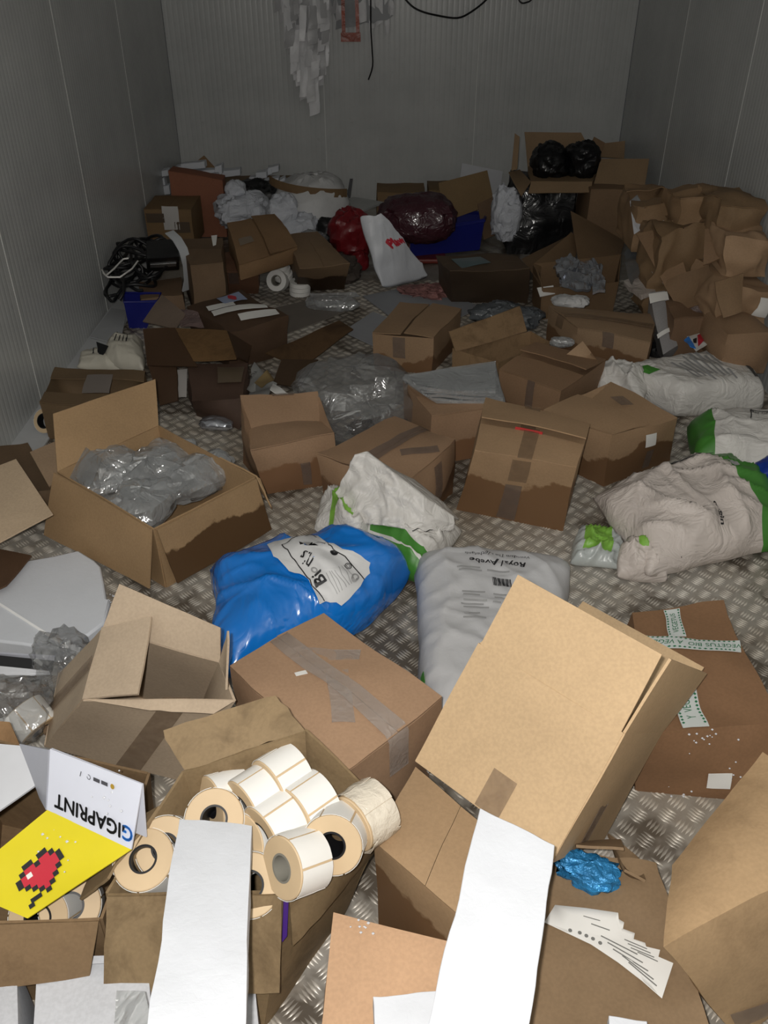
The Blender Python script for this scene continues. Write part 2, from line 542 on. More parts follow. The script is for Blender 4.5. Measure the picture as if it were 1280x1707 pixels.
class Sack:
    """a filled sack lying down; u along its length, v across"""
    def __init__(self, q, h, z0=0.0, pu=4.0, pv=3.0, wr=.02, seed=0.0, edge=.35, wob=.012, nose=None, fr=7.0, pw=.5, tilt=None):
        self.q = [V(*p) for p in q]; self.h, self.z0, self.pu, self.pv, self.wr, self.seed, self.edge, self.wob, self.fr, self.pw = h, z0, pu, pv, wr, seed, edge, wob, fr, pw
        self.nose, self.tilt = nose, tilt
    def at(self, u, v, top=True):
        q = self.q
        if self.nose:
            k = self.nose(u); v2 = .5 + (v-.5)*k
        else: v2 = v
        p = (1-u)*(1-v2)*q[0] + u*(1-v2)*q[1] + u*v2*q[2] + (1-u)*v2*q[3]
        a, b = abs(2*u-1), abs(2*v-1)
        t = max(0, (1-a**self.pu))**self.pw * max(0, (1-b**self.pv))**self.pw
        e = self.edge*self.h
        z = e + (self.h-e)*t if top else e*(1-t**.6)
        m = min(1.0, t*1.6)
        w = 0.0
        if top:
            pp = (p[0], p[1], 0)
            wx = nz(pp, 4.0, self.seed+31)*.06; pq = (pp[0]+wx, pp[1]-wx, 0)
            r1 = max(0, ridge((pq[0]*1.25+pq[1]*.5, pq[1]*.55-pq[0]*.3, 0), self.fr*.75, self.seed))**4; r2 = max(0, ridge((pq[0]*.5-pq[1]*.4, pq[1]*1.3+pq[0]*.4, 0), self.fr*1.0, self.seed+5))**4; r3 = max(0, ridge(pq, self.fr*2.2, self.seed+9))**4
            w = self.wr*(r1*.8 + r2*.6 + r3*.25 - .6 + nz(pp, 3.1, self.seed+8)*.9)*(.25+.75*m)
        p = V(p[0], p[1], p[2] + self.z0 + max(z + w, .002 if not top else .004))
        d = nv(p, 9.0, self.seed+2)*self.wob
        d[2] *= .3
        p = p + d
        if self.tilt: p[2] += self.tilt(u, v)
        return p
    def norm(self, u, v):
        e = .01
        du = self.at(min(u+e, 1), v) - self.at(max(u-e, 0), v); dv = self.at(u, min(v+e, 1)) - self.at(u, max(v-e, 0))
        n = unit(np.cross(du, dv))
        return n if n[2] > 0 else -n
    def on(self, u, v, off=.003):
        return self.at(u, v) + self.norm(u, v)*off
    def mesh(self, nu=56, nv_=40, mi=None):
        vs, fs, ms = [], [], []
        idx = {}
        def vid(i, j, top):
            if i in (0, nu) or j in (0, nv_): top = True
            if (i, j, top) not in idx:
                idx[(i, j, top)] = len(vs); vs.append(self.at(i/nu, j/nv_, top))
            return idx[(i, j, top)]
        q = self.q
        cw = np.cross(q[1]-q[0], q[3]-q[0])[2] > 0
        for i in range(nu):
            for j in range(nv_):
                f = (vid(i,j,True), vid(i+1,j,True), vid(i+1,j+1,True), vid(i,j+1,True))
                g = (vid(i,j,False), vid(i,j+1,False), vid(i+1,j+1,False), vid(i+1,j,False))
                if not cw: f, g = f[::-1], g[::-1]
                k = mi((i+.5)/nu, (j+.5)/nv_) if mi else 0
                fs += [f, g]; ms += [k, k]
        mb = MB(); mb.add(vs, fs); mb.m = ms
        return mb

def uv_text(sk, mb, body, size, u0, v0, ang=0.0, lu=None, lv=None, mi=0, bold=0.0, off=.004):
    """lettering printed on a sack around (u0, v0); ang turns it in the sack's own plane"""
    lu = lu or np.linalg.norm(sk.q[1]-sk.q[0]); lv = lv or np.linalg.norm(sk.q[3]-sk.q[0])
    hand = 1.0 if np.cross(sk.q[1]-sk.q[0], sk.q[3]-sk.q[0])[2] > 0 else -1.0
    ca, sa = math.cos(ang), math.sin(ang)
    def fn(x, y):
        a, b = x*ca - y*sa, x*sa + y*ca
        return sk.on(min(max(u0 + a/lu, .01), .99), min(max(v0 + hand*b/lv, .01), .99), off)
    return write_on(mb, body, size, fn, mi, bold)

def to_px(p):
    X, Y, Z = p[0], p[1], p[2]-EYE
    zc = Y*_c - Z*_s; yc = -Y*_s - Z*_c
    return 640 + FPX*X/zc, 853.5 + FPX*yc/zc

class Finder:
    """where on a surface fn(u, v) a mark seen at a photo pixel lies"""
    def __init__(self, fn, n=64):
        self.fn, self.n = fn, n
        g = np.linspace(0, 1, n+1)
        self.uv = np.array([(u, v) for u in g for v in g])
        self.px = np.array([to_px(fn(u, v)) for u, v in self.uv])
        self.cam = np.array([np.linalg.norm(V(*fn(u, v)) - V(0, 0, EYE)) for u, v in self.uv])
    def __call__(self, x, y):
        d = np.hypot(self.px[:, 0]-x, self.px[:, 1]-y)
        near = np.where(d < d.min() + 5)[0]
        i = near[np.argmin(self.cam[near])] if d.min() < 8 else int(np.argmin(d))
        u, v = self.uv[i]
        for _ in range(4):
            e = .004
            p0 = np.array(to_px(self.fn(u, v)))
            J = np.stack([(np.array(to_px(self.fn(min(u+e, 1), v)))-p0)/e, (np.array(to_px(self.fn(u, min(v+e, 1))))-p0)/e], 1)
            try: du = np.linalg.solve(J.T@J + np.eye(2)*40, J.T@(np.array((x, y))-p0))
            except Exception: break
            u, v = min(max(u+max(-.03, min(.03, du[0])), 0.004), .996), min(max(v+max(-.03, min(.03, du[1])), 0.004), .996)
        return u, v

def find_uv(fn, x, y):
    o = getattr(fn, '__self__', None)
    if o is not None:
        if not hasattr(o, '_finder'): o._finder = Finder(fn)
        return o._finder(x, y)
    return Finder(fn)(x, y)

def find_patch(mb, fd, on, poly, rings=6, t=.0012, mi=0):
    """thin patch on a surface with a traced outline; on(u, v) lifts it off the surface"""
    n = len(poly); cx = sum(p[0] for p in poly)/n; cy = sum(p[1] for p in poly)/n
    vs = [V(*on(*fd(cx, cy)))]
    for r in range(1, rings+1):
        for x, y in poly: vs.append(V(*on(*fd(cx+(x-cx)*r/rings, cy+(y-cy)*r/rings))))
    fs = [(0, 1+i, 1+(i+1) % n) for i in range(n)]
    for r in range(rings-1):
        for i in range(n):
            a, b = 1+r*n+i, 1+r*n+(i+1) % n
            fs.append((a, a+n, b+n, b))
    k = len(vs); o = V(0, 0, EYE)
    low = [p - unit(o-p)*t for p in vs]
    fs2 = [tuple(k+i for i in f[::-1]) for f in fs]
    q = 1+(rings-1)*n
    rim = [(q+i, q+i+k, q+(i+1) % n+k, q+(i+1) % n) for i in range(n)]
    return mb.add(vs+low, fs+fs2+rim, mi)

def find_text(sk, mb, body, pa, pb, size, mi=0, bold=0.0, off=.004):
    """lettering whose middle line runs from mark pa to mark pb on the sack"""
    a, b = find_uv(sk.at, *pa), find_uv(sk.at, *pb)
    u0, v0 = (a[0]+b[0])/2, (a[1]+b[1])/2
    e = .02
    gu = (sk.at(u0+e, v0)-sk.at(u0-e, v0))/(2*e); gv = (sk.at(u0, v0+e)-sk.at(u0, v0-e))/(2*e)
    lu, lv = np.linalg.norm(gu), np.linalg.norm(gv)
    hand = 1.0 if np.cross(gu, gv)[2] > 0 else -1.0
    ang = math.atan2(hand*(b[1]-a[1])*lv, (b[0]-a[0])*lu)
    return uv_text(sk, mb, body, size, u0, v0, ang, lu, lv, mi, bold=bold, off=off)

def find_strip(sk, mb, pa, pb, w, n=8, off=.0045, mi=0):
    """printed line of width w between two marks"""
    a, b = find_uv(sk.at, *pa), find_uv(sk.at, *pb)
    rows = []
    for k in range(n+1):
        t = k/n; u, v = a[0]+(b[0]-a[0])*t, a[1]+(b[1]-a[1])*t
        p = sk.on(u, v, off); t2 = min(t+.05, 1); t1 = max(t-.05, 0)
        d = sk.at(a[0]+(b[0]-a[0])*t2, a[1]+(b[1]-a[1])*t2) - sk.at(a[0]+(b[0]-a[0])*t1, a[1]+(b[1]-a[1])*t1)
        s = unit(np.cross(sk.norm(u, v), unit(d)))*w/2
        rows.append((p-s, p+s))
    return ribbon(mb, rows, .0006, mi)

def uv_rect(sk, mb, u0, v0, du, dv, n=(3, 3), off=.0035, mi=0):
    hand = 1 if np.cross(sk.q[1]-sk.q[0], sk.q[3]-sk.q[0])[2] > 0 else -1
    return surf(mb, lambda a, b: sk.on(u0+(a-.5)*du, v0+(b-.5)*dv, off), n[0], n[1], .0008, mi, side=hand)

def blob(mb, ctr, rx, ry, rz, seed=0.0, amp=.25, fr=6.0, n=(36, 22), flat=0.0, rot=0.0, sq=1.0, crease=.15, mi=0, jit=0.0):
    """crumpled lump (bag, cloth); flat cuts its underside level"""
    ctr = V(*ctr); cr, sr = math.cos(rot), math.sin(rot)
    def sp(x): return math.copysign(abs(x)**sq, x)
    nu, nv_ = n; vs, fs = [], []; rj = random.Random(int(seed*100))
    for j in range(nv_+1):
        ph = math.pi*j/nv_ - math.pi/2
        for i in range(nu):
            th = 2*math.pi*i/nu
            d = V(sp(math.cos(ph))*sp(math.cos(th)), sp(math.cos(ph))*sp(math.sin(th)), sp(math.sin(ph)))
            p0 = V(d[0]*rx, d[1]*ry, d[2]*rz)
            k = 1 + amp*nz(p0+ctr, fr, seed) + crease*(ridge(p0+ctr, fr*2.2, seed+4)-.5) + crease*.5*(ridge(p0+ctr, fr*5, seed+7)-.5)
            p = p0*k
            if jit: p = p*(1 + jit*(rj.random()-.5)*2)
            p = V(p[0]*cr - p[1]*sr, p[0]*sr + p[1]*cr, p[2])
            if p[2] < -rz*(1-flat): p[2] = -rz*(1-flat)
            vs.append(ctr + p)
    for j in range(nv_):
        for i in range(nu):
            a, b = j*nu+i, j*nu+(i+1) % nu
            fs.append((a, b, b+nu, a+nu))
    return mb.add(vs, fs, mi)

def label_roll(label, c, axis, R=.052, r=.019, w=.075, nlab=6, start=0.0, wrinkle=0.0, group='label rolls in the stained carton', core_mat=None, tint=None, span=.93):
    """roll of labels: liner wound on a core, labels round its outside"""
    c, ax = V(*c), unit(V(*axis))
    root = thing('label_roll', label, 'label roll', c, group)
    a = unit(np.cross(ax, V(0, 0, 1)) if abs(ax[2]) < .95 else np.cross(ax, V(1, 0, 0))); b = np.cross(ax, a)
    pt = lambda rad, q, h: c + a*rad*math.cos(q) + b*rad*math.sin(q) + ax*h
    n = 40; vs, fs = [], []
    prof = [(r, -w/2), (R-.0015, -w/2), (R, -w/2+.0015), (R, w/2-.0015), (R-.0015, w/2), (r, w/2)]
    for rad, h in prof: vs += [pt(rad, 2*math.pi*i/n, h) for i in range(n)]
    m = len(prof)
    fs = [(k*n+i, k*n+(i+1) % n, ((k+1) % m)*n+(i+1) % n, ((k+1) % m)*n+i) for k in range(m) for i in range(n)]
    mesh_obj('liner', MB().add(vs, fs), M_liner, root, smooth=40)
    vs = []
    cp = [(r-.0025, -w/2-.0006), (r+.001, -w/2-.0006), (r+.001, w/2+.0006), (r-.0025, w/2+.0006)]
    for rad, h in cp: vs += [pt(rad, 2*math.pi*i/n, h) for i in range(n)]
    fs = [(k*n+i, k*n+(i+1) % n, ((k+1) % 4)*n+(i+1) % n, ((k+1) % 4)*n+i) for k in range(4) for i in range(n)]
    mesh_obj('core', MB().add(vs, fs), core_mat or M_core, root, smooth=40)
    for k in range(nlab):
        q0 = start + 2*math.pi*k/nlab; dq = 2*math.pi/nlab*span
        fn = lambda u, v: pt(R+.0012+wrinkle*(nz((u*3, v*3, k), 1.7, 3)+.6), q0+u*dq, (v-.5)*w*.94)
        mesh_obj('label', surf(MB(), fn, 6, 2 if not wrinkle else 5, .0008), tint or M_paper, root, smooth=60)
    return root

def foam_bar(label, pts, w, t, wdir, seed=0.0, name='foam_strip', mat=None, skew=0.0):
    """foam plank along the two points, width w along wdir, thickness t"""
    a, b = V(*pts[0]), V(*pts[1]); e = unit(b-a); wd = V(*wdir); wd = unit(wd - e*np.dot(wd, e)); up = np.cross(e, wd)
    c = []
    top = [a-wd*w/2+up*t/2, a+wd*w/2+up*t/2, b+wd*w/2+up*t/2, b-wd*w/2+up*t/2]
    top[1] = top[1] + e*skew
    base = [p - up*t for p in top]
    hx = Hexa(top, base, 0, .0035, seed, 0, 14.0)
    o = mesh_obj(name, hx.mesh(14), mat or M_foam, smooth=35, bevel=.003)
    return tag(o, label, 'foam')

# ---------------------------------------------------------------- the cold room
XL, XR, YB, YF, ZC = -1.38, 1.58, 6.17, -0.85, 2.45

def wall_metal():
    m, nt, b, N, L = nmat('painted_panel_metal')
    tc = N.new('ShaderNodeTexCoord')
    n = noise_node(nt, 2.2, 5, .65, tc.outputs['Object']); n2 = noise_node(nt, 30, 4, .7, tc.outputs['Object'])
    c = ramp(nt, n.outputs[0], [(.3, (.42, .43, .425)), (.7, (.53, .54, .53))]).outputs[0]
    c = mixc(nt, ramp(nt, n2.outputs[0], [(.60, (0,0,0)), (.75, (.35,)*3)]).outputs[0], c, (.27, .27, .25))
    L.new(c, b.inputs['Base Color']); b.inputs['Roughness'].default_value = .27; b.inputs['Specular IOR Level'].default_value = .5
    bump(nt, b, n2.outputs[0], .05, .001)
    return m
M_wall = wall_metal()
M_joint = plain('bright_panel_joint', (.62, .63, .61), .35)

def panel_mesh(width, height, pitch=.033, depth=.0007, thick=.06):
    """sandwich panel, ribbed face towards +y, standing from x=0 to width"""
    xs, ys = [0.0, .004], [-.004, 0.0]
    k = int((width-.02)/pitch)
    x0 = (width - k*pitch)/2
    for i in range(k):
        x = x0 + i*pitch
        for q in range(9):      # a flat land, then a rounded shallow groove
            t = q/8
            xs.append(x + pitch*(.35 + .5*t)); ys.append(-depth*math.sin(math.pi*t)**2)
    xs += [width-.004, width]; ys += [0.0, -.004]
    n = len(xs); zs = [0, height]; vs = []
    for z in zs: vs += [(x, y, z) for x, y in zip(xs, ys)]
    fs = [(i+1, i, n+i, n+i+1) for i in range(n-1)]
    o = len(vs)
    vs += [(0, -thick, 0), (width, -thick, 0), (width, -thick, height), (0, -thick, height)]
    fs += [(o, o+1, o+2, o+3), (0, o, o+3, n), (n-1, 2*n-1, o+2, o+1)]
    me = bpy.data.meshes.new('panel'); me.from_pydata(vs, [], fs); me.materials.append(M_wall)
    me.polygons.foreach_set('use_smooth', [True]*len(me.polygons)); me.set_sharp_from_angle(angle=math.radians(35)); me.validate()
    return me

def wall(name, start, direction, inward, widths, height):
    root = bpy.data.objects.new(name, None); COL.objects.link(root); root.location = start; root['kind'] = 'structure'; root['_o'] = tuple(start)
    ang = math.atan2(direction[1], direction[0])
    x = 0.0
    cache = {}
    jm = bpy.data.meshes.new('joint')
    mbj = MB().box((-.003, -.006, 0), (.003, .0015, height)); jm.from_pydata(mbj.v, [], mbj.f); jm.materials.append(M_joint)
    for i, w in enumerate(widths):
        if w not in cache: cache[w] = panel_mesh(w, height)
        o = bpy.data.objects.new('panel', cache[w]); COL.objects.link(o); o.parent = root
        o.location = (direction[0]*x, direction[1]*x, 0); o.rotation_euler = (0, 0, ang)
        if i:
            j = bpy.data.objects.new('joint', jm); COL.objects.link(j); j.parent = root
            j.location = (direction[0]*x, direction[1]*x, 0); j.rotation_euler = (0, 0, ang)
        x += w
    return root

# the ribbed face looks to the left of the walking direction
wall('wall_left', (XL, YB, 0), (0, -1), (1, 0), [1.05] + [1.0]*6, ZC)
wall('wall_right', (XR, YF, 0), (0, 1), (-1, 0), [1.0]*6 + [1.02], ZC)
wall('wall_back', (XR, YB, 0), (-1, 0), (0, -1), [.98, .99, .99], ZC)
ceil = mesh_obj('ceiling', MB().box((XL-.06, YF, ZC), (XR+.06, YB+.06, ZC+.06)), M_wall, base=(0, 3, ZC)); ceil['kind'] = 'structure'

def floor_metal(bars):
    m, nt, b, N, L = nmat('tread_bar_metal' if bars else 'tread_plate')
    tc = N.new('ShaderNodeTexCoord')
    n = noise_node(nt, 2.6, 6, .65, tc.outputs['Object'], .3); n2 = noise_node(nt, 22, 5, .7, tc.outputs['Object']); n3 = noise_node(nt, 1.9, 5, .62, tc.outputs['Object'], .8)
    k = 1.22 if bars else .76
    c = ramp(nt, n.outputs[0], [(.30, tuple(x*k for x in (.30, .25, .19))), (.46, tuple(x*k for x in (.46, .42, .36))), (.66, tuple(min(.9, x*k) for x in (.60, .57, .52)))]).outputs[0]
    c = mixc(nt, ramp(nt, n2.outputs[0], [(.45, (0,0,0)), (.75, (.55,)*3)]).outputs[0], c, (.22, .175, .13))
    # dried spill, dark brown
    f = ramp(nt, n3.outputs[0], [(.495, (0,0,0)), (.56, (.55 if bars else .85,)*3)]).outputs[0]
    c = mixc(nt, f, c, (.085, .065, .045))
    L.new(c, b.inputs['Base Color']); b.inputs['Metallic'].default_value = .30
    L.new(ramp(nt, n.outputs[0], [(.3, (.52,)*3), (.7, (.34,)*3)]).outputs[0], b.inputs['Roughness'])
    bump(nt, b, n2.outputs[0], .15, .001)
    return m
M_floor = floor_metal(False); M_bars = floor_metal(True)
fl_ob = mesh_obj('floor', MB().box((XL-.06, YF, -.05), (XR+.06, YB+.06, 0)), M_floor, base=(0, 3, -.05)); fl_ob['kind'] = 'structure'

def tread():
    """raised bars of the tread plate, five to a group, groups turned alternately"""
    p = .031; vs, fs = [], []
    L, W, Hh = .0200, .0034, .0030
    bars = []
    r = 0
    y = .55
    while y < 4.6:
        off = (r % 2)*p
        x = XL + .13 + off
        a = math.pi/4 if r % 2 else -math.pi/4
        while x < XR:
            e = (math.cos(a), math.sin(a)); q = (-e[1], e[0])
            for k in range(-2, 3):
                l = L*(1 - .10*abs(k))
                bars.append((x+q[0]*k*.0080, y+q[1]*k*.0080, e[0], e[1], l))
            x += 2*p
        y += p; r += 1
    B = np.array(bars); n = len(B)
    ex = B[:, 2:4]; qx = np.stack([-ex[:, 1], ex[:, 0]], 1); c = B[:, 0:2]; l = B[:, 4:5]
    pts = []
    # foot outline (4) and ridge (2)
    for s, w, z in ((-1, 0, 0), (0, -1, 0), (1, 0, 0), (0, 1, 0), (-.55, 0, 1), (.55, 0, 1)):
        if z: xy = c + ex*l*s
        else: xy = c + ex*l*s + qx*W*w
        pts.append(np.concatenate([xy, np.full((n, 1), Hh if z else -.0004)], 1))
    vs = np.stack(pts, 1).reshape(-1, 3)
    tri = np.array([(0, 1, 4), (1, 5, 4), (1, 2, 5), (2, 3, 5), (3, 4, 5), (3, 0, 4)])
    fs = (np.arange(n)[:, None, None]*6 + tri[None]).reshape(-1, 3)
    me = bpy.data.meshes.new('tread_bars')
    me.vertices.add(len(vs)); me.vertices.foreach_set('co', (vs - V(0, 3, -.05)).ravel())
    me.loops.add(fs.size); me.loops.foreach_set('vertex_index', fs.ravel().astype(np.int32))
    me.polygons.add(len(fs)); me.polygons.foreach_set('loop_start', np.arange(0, fs.size, 3, dtype=np.int32))
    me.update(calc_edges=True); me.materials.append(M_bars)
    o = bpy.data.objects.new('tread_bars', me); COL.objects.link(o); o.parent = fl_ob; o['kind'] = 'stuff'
tread()
tr = mesh_obj('trim_1', MB().box((XL, YF, 0), (XL+.125, YB, .006)), plain('pale_floor_flashing', (.50, .51, .52), .5), base=(XL, 3, 0)); tr['kind'] = 'structure'

# ================================================================ FOREGROUND
# ---- big clean tilted carton
Mx = None
def tilted_carton():
    p = V(.0600, 1.087, .276); w, d, h, F = .305, .356, .254, .149
    a = np.linalg.norm(V(-.665, .319, -.665)); k = V(-.665, .319, -.665)/a
    R = np.array(Matrix.Rotation(a, 3, Vector(k)))
    q = lambda x, y, z: p + R @ V(x, y, z)
    root = thing('open_cardboard_box', 'large clean pale carton tipped over at an angle, empty, flaps standing open', 'box', (p[0]+.2, p[1], 0))
    m = cardboard((.53, .375, .22), None, 0, 3)
    mb = MB(); t = .005
    B = [q(0,d,0), q(w,d,0), q(w,0,0), q(0,0,0)]; T = [q(0,d,h), q(w,d,h), q(w,0,h), q(0,0,h)]
    for i in range(4):
        j = (i+1) % 4
        sheet(mb, [T[i], T[j], B[j], B[i]], t, (6, 6), .003, i)
    sheet(mb, B, t, (4, 4), .003, 8)
    mesh_obj('body', mb, m, root, smooth=35)
    e = .004
    mesh_obj('flap', sheet(MB(), [q(e,0,h), q(w-e,0,h), q(w-e-.002,-.004,h+F), q(e,-.002,h+F)], t, (6, 4), .003, 1), m, root, smooth=35)
    mesh_obj('flap', sheet(MB(), [q(w,.004,h), q(w,d-.004,h), q(w+.014,d+.03,h+F), q(w+.006,.006,h+F)], t, (6, 4), .003, 2), m, root, smooth=35)
    mesh_obj('flap', sheet(MB(), [q(w-e,d,h), q(e,d,h), q(.0,d+.10,h+.155), q(w,d+.075,h+.155)], t, (6, 4), .003, 3), m, root, smooth=35)
    mesh_obj('flap', sheet(MB(), [q(0,d-.004,h), q(0,.004,h), q(.045,.05,h+F*.8), q(.05,d-.01,h+F*.85)], t, (6, 4), .003, 4), m, root, smooth=35)
    fn = lambda u, v: q(.14+.05*u, -.0045, .002+.075*v)
    mesh_obj('tape', surf(MB(), fn, 3, 3, .0008, side=1), M_btape, root)
    fn = lambda u, v: q(w+.0045, .13+.05*u, .002+.10*v+.012*nz((u*4, v*4, 0), 1, 2))
    mesh_obj('tape', surf(MB(), fn, 4, 4, .0008, side=1), M_tape, root)
tilted_carton()

# ---- carton below it and the ones around the bottom of the heap
top = quad([(690, 1283), None, (800, 1562), (625, 1405)], .27)
carton('damp brown carton with a dark tide mark under the big tipped carton', top, drop(top, 0, .05), (.33, .22, .125), wet=.20, seam='b', bulge=.004, tape=None, wetf=.55)
top = quad([(556, 1521), (746, 1566), (712, 1790), (526, 1790)], [.25, .25, .22, .22])
carton('reddish tan carton with a smooth plain lid beside the white foam strips', top, drop(top, 0, .04), (.50, .315, .19), seam='a', gap=0, flaps=False, sink=0, dent=.004)
top = quad([(900, 1418), (1098, 1432), (1190, 1730), (868, 1760)], [.17, .19, .2, .2])
r13, hx13, m13 = carton('dark brown torn carton with a ripped white label and blue foil inside', top, drop(top, 0, .04), (.22, .148, .085), seam='b', gap=0, flaps=False, sink=.012, dent=.018, freq=7, bulge=.012, n=14)
mesh_obj('flap', sheet(MB(), [P(1012, 1392, .13), P(1062, 1432, .14), P(1075, 1470, .21), P(1040, 1452, .22)], .005, (8, 8), .010, 3, sag=-.02), m13, r13, smooth=40)
mesh_obj('flap', sheet(MB(), [P(955, 1400, .16), P(1035, 1398, .16), P(1040, 1418, .22), P(960, 1408, .22)], .005, (8, 4), .012, 5), m13, r13, smooth=40)
tl = [(907,1538),(925,1509),(975,1514),(1030,1522),(1027,1530),(1040,1538),(1036,1548),(1058,1556),(1056,1566),(1075,1572),(1078,1582),(1100,1584),(1097,1596),(1122,1606),(1103,1665),(1070,1636),(1030,1605),(985,1575),(945,1556)]
fd13 = Finder(lambda u, v: hx13.topp(u, v, .004), 40)
mb = MB(); find_patch(mb, fd13, lambda u, v: hx13.topp(u, v, .005), tl, 4)
lab13 = mesh_obj('label', mb, M_paper, r13, smooth=60)
mb = MB(); rnd = random.Random(4)
def bar13(xa, ya, xb, yb, w):
    a, b = fd13(xa, ya), fd13(xb, yb); A, B = hx13.topp(*a, .0062), hx13.topp(*b, .0062); e = unit(B-A); n = unit(np.cross(hx13.nt, e))*w
    mb.add([A-n, B-n, B+n, A+n], [(0, 1, 2, 3)])
for i in range(5):
    bar13(1098-i*9, 1648-i*14, 1050-i*12-rnd.random()*12, 1605-i*11, .0011)
for i in range(4):
    bar13(1096-i*6, 1604-i*7, 1066-i*6-rnd.random()*10, 1588-i*7, .0009)
bar13(1016, 1552, 985, 1541, .001); bar13(1000, 1536, 972, 1528, .0008)
for x, y in ((950, 1552), (966, 1556), (977, 1561), (988, 1566), (1000, 1573)):
    u, v = fd13(x, y); c = hx13.topp(u, v, .0062)
    mb.add([c + V(math.cos(q), math.sin(q), 0)*.0034 for q in np.linspace(0, 2*math.pi, 9)[:-1]], [tuple(range(8))])
pl = mesh_obj('printed_lines', mb, plain('faded_ink', (.16, .16, .15), .6), r13); pl.parent = lab13
mb = MB(); blob(mb, P(978, 1452, .185), .050, .030, .026, 5, .35, 22, (40, 24), 0, -.35, .8, .3)
tag(mesh_obj('foil_pack', mb, plain('blue_foil', (.03, .22, .48), .2, metal=.35, bumps=(60, .9, .01), var=.6), smooth=50), 'crumpled shiny blue foil pack poking out of the torn carton', 'foil pack')

top = quad([(1114, 1440), (1272, 1258), (1460, 1385), (1108, 1574)], [.30, .34, .40, .36])
b14 = [V(top[0][0]+.10, top[0][1]-.01, .0), V(top[1][0]+.05, top[1][1]-.03, 0), V(top[2][0]+.02, top[2][1]-.02, 0), P(1232, 1735, .06)]
carton('big damp carton with a taped lower seam against the torn carton', top, b14, (.40, .27, .15), seam='a', gap=0, flaps=False, sink=0, dent=.008, bulge=.02, dirt=.3,
       patches=[('tape', 2, .45, .12, .40, .055, M_tape, .15)], n=12)

# ---- printed-tape carton
top = quad([(1052, 1018), (1203, 1000), (1296, 1200), (1062, 1230)], [.20, .20, .20, .20])
rv, hv, mv = carton('crushed brown carton with green printed tape crossing its lid', top, quad([None, (1225, 1130), (1300, 1340), (1058, 1318)], 0), (.235, .13, .068), seam='b', gap=0, flaps=False, sink=.01, dent=.014, bulge=.014, freq=6, n=14,
       patches=[('sticker', 2, .44, .32, .045, .042, M_paper, .1)])
M_gprint = plain('green_print', (.02, .16, .07), .5)
M_vtape = plain('white_printed_tape', (.60, .64, .62), .3)
def vtape(u0, v0, u1, v1, w, txt, flip, nm=7):
    lu = np.linalg.norm(hv.t[1]-hv.t[0]); lv = np.linalg.norm(hv.t[3]-hv.t[0])
    a = V(u0*lu, v0*lv, 0); b = V(u1*lu, v1*lv, 0); e = unit(b-a); n = V(-e[1], e[0], 0); L = np.linalg.norm(b-a)
    def pt(x, y, off):
        q = a + e*x + n*y
        return hv.topp(min(max(q[0]/lu, 0), 1), min(max(q[1]/lv, 0), 1), off)
    tp = mesh_obj('printed_tape', surf(MB(), lambda s, t: pt(s*L, (t-.5)*w, .004), 12, 3, .001, side=-1), M_vtape, rv, smooth=60)
    mb = MB()
    sg = -1 if flip else 1
    write_on(mb, txt, .020, lambda x, y: pt(L/2 + sg*x, -sg*y, .0056))
    for k in range(int(L/.011)):
        for s in (-1, 1):
            c = pt(.006+k*.011, s*w*.40, .0056)
            d1 = pt(.006+k*.011+.004, s*w*.40, .0056)-c; d2 = pt(.006+k*.011, s*w*.40+.0028, .0056)-c
            mb.add([c-d1, c-d2, c+d1, c+d2], [(0, 1, 2, 3)])
    p = mesh_obj('print', mb, M_gprint, rv)
    p.parent = tp
vtape(.05, .30, .98, .45, .042, 'VEGETUS BIO  A VEGETUS', True)
vtape(.44, .02, .42, .30, .042, 'VEGETUS', True)
vtape(.40, .62, .42, .995, .042, 'Y  VEGETU', True)

# ---- closed brown carton in the middle of the foreground
top = quad([(380, 1112), (540, 1022), (733, 1165), (577, 1287)], .27)
carton('wide brown taped carton with clear tape in a pale painted sheen, touching the blue sack', top, drop(top, 0, .06), (.37, .235, .145), seam='b', gap=.006, lift=(.003, .005), tape=.05, tlen=.1, tmat=M_sheen, dent=.012, bulge=.012, n=12,
       patches=[('tape', 't', .42, .62, .15, .05, M_sheen, -.9), ('tape', 't', .70, .33, .13, .035, M_sheen, .8), ('sticker', 't', .36, .36, .024, .013, M_paper, .4)])

# ---- grey tan open carton on the left
def tan_carton():
    T = [P(171, 1048, .36), P(367, 1103, .33), P(392, 1168, .31), P(139, 1166, .33)]
    B = [P(98, 1124, .12), P(330, 1190, .03), P(300, 1300, .03), P(74, 1244, .10)]
    fl = [[T[0], T[3], P(231, 1158, .35), P(253, 1028, .40)],
          [T[0] + V(0, .002, 0), T[1], P(368, 1046, .40), P(199, 973, .43)],
          [T[1], T[2]*.6+T[1]*.4, P(379, 1150, .34), P(381, 1052, .40)],
          [T[3], T[2], P(356, 1190, .30), P(250, 1185, .31)]]
    r, m = open_carton('greyish tan open carton leaning sideways with loose flaps beside the blue sack', T, B, GREYK, flaps=fl, warp=.004)
    def fp(a, b, c, d, off):
        c4 = [V(*x) for x in (a, b, c, d)]; N = unit(np.cross(c4[1]-c4[0], c4[3]-c4[0]))
        return lambda u, v: bil(c4, u, v) + N*off
    q = [T[3]*.48+T[2]*.52, T[3]*.30+T[2]*.70, B[3]*.30+B[2]*.70, B[3]*.48+B[2]*.52]
    mesh_obj('tape', surf(MB(), fp(*q, -.006), 4, 6, .001), M_btape, r)
    mesh_obj('tape', surf(MB(), fp(*q, .006), 4, 6, .001), M_btape, r)
    q = [T[0]*.60+T[3]*.40, T[0]*.40+T[3]*.60, B[0]*.40+B[3]*.60, B[0]*.60+B[3]*.40]
    mesh_obj('tape', surf(MB(), fp(*q, .006), 4, 6, .001), M_btape, r)
    mesh_obj('tape', surf(MB(), fp(*q, -.006), 4, 6, .001), M_btape, r)
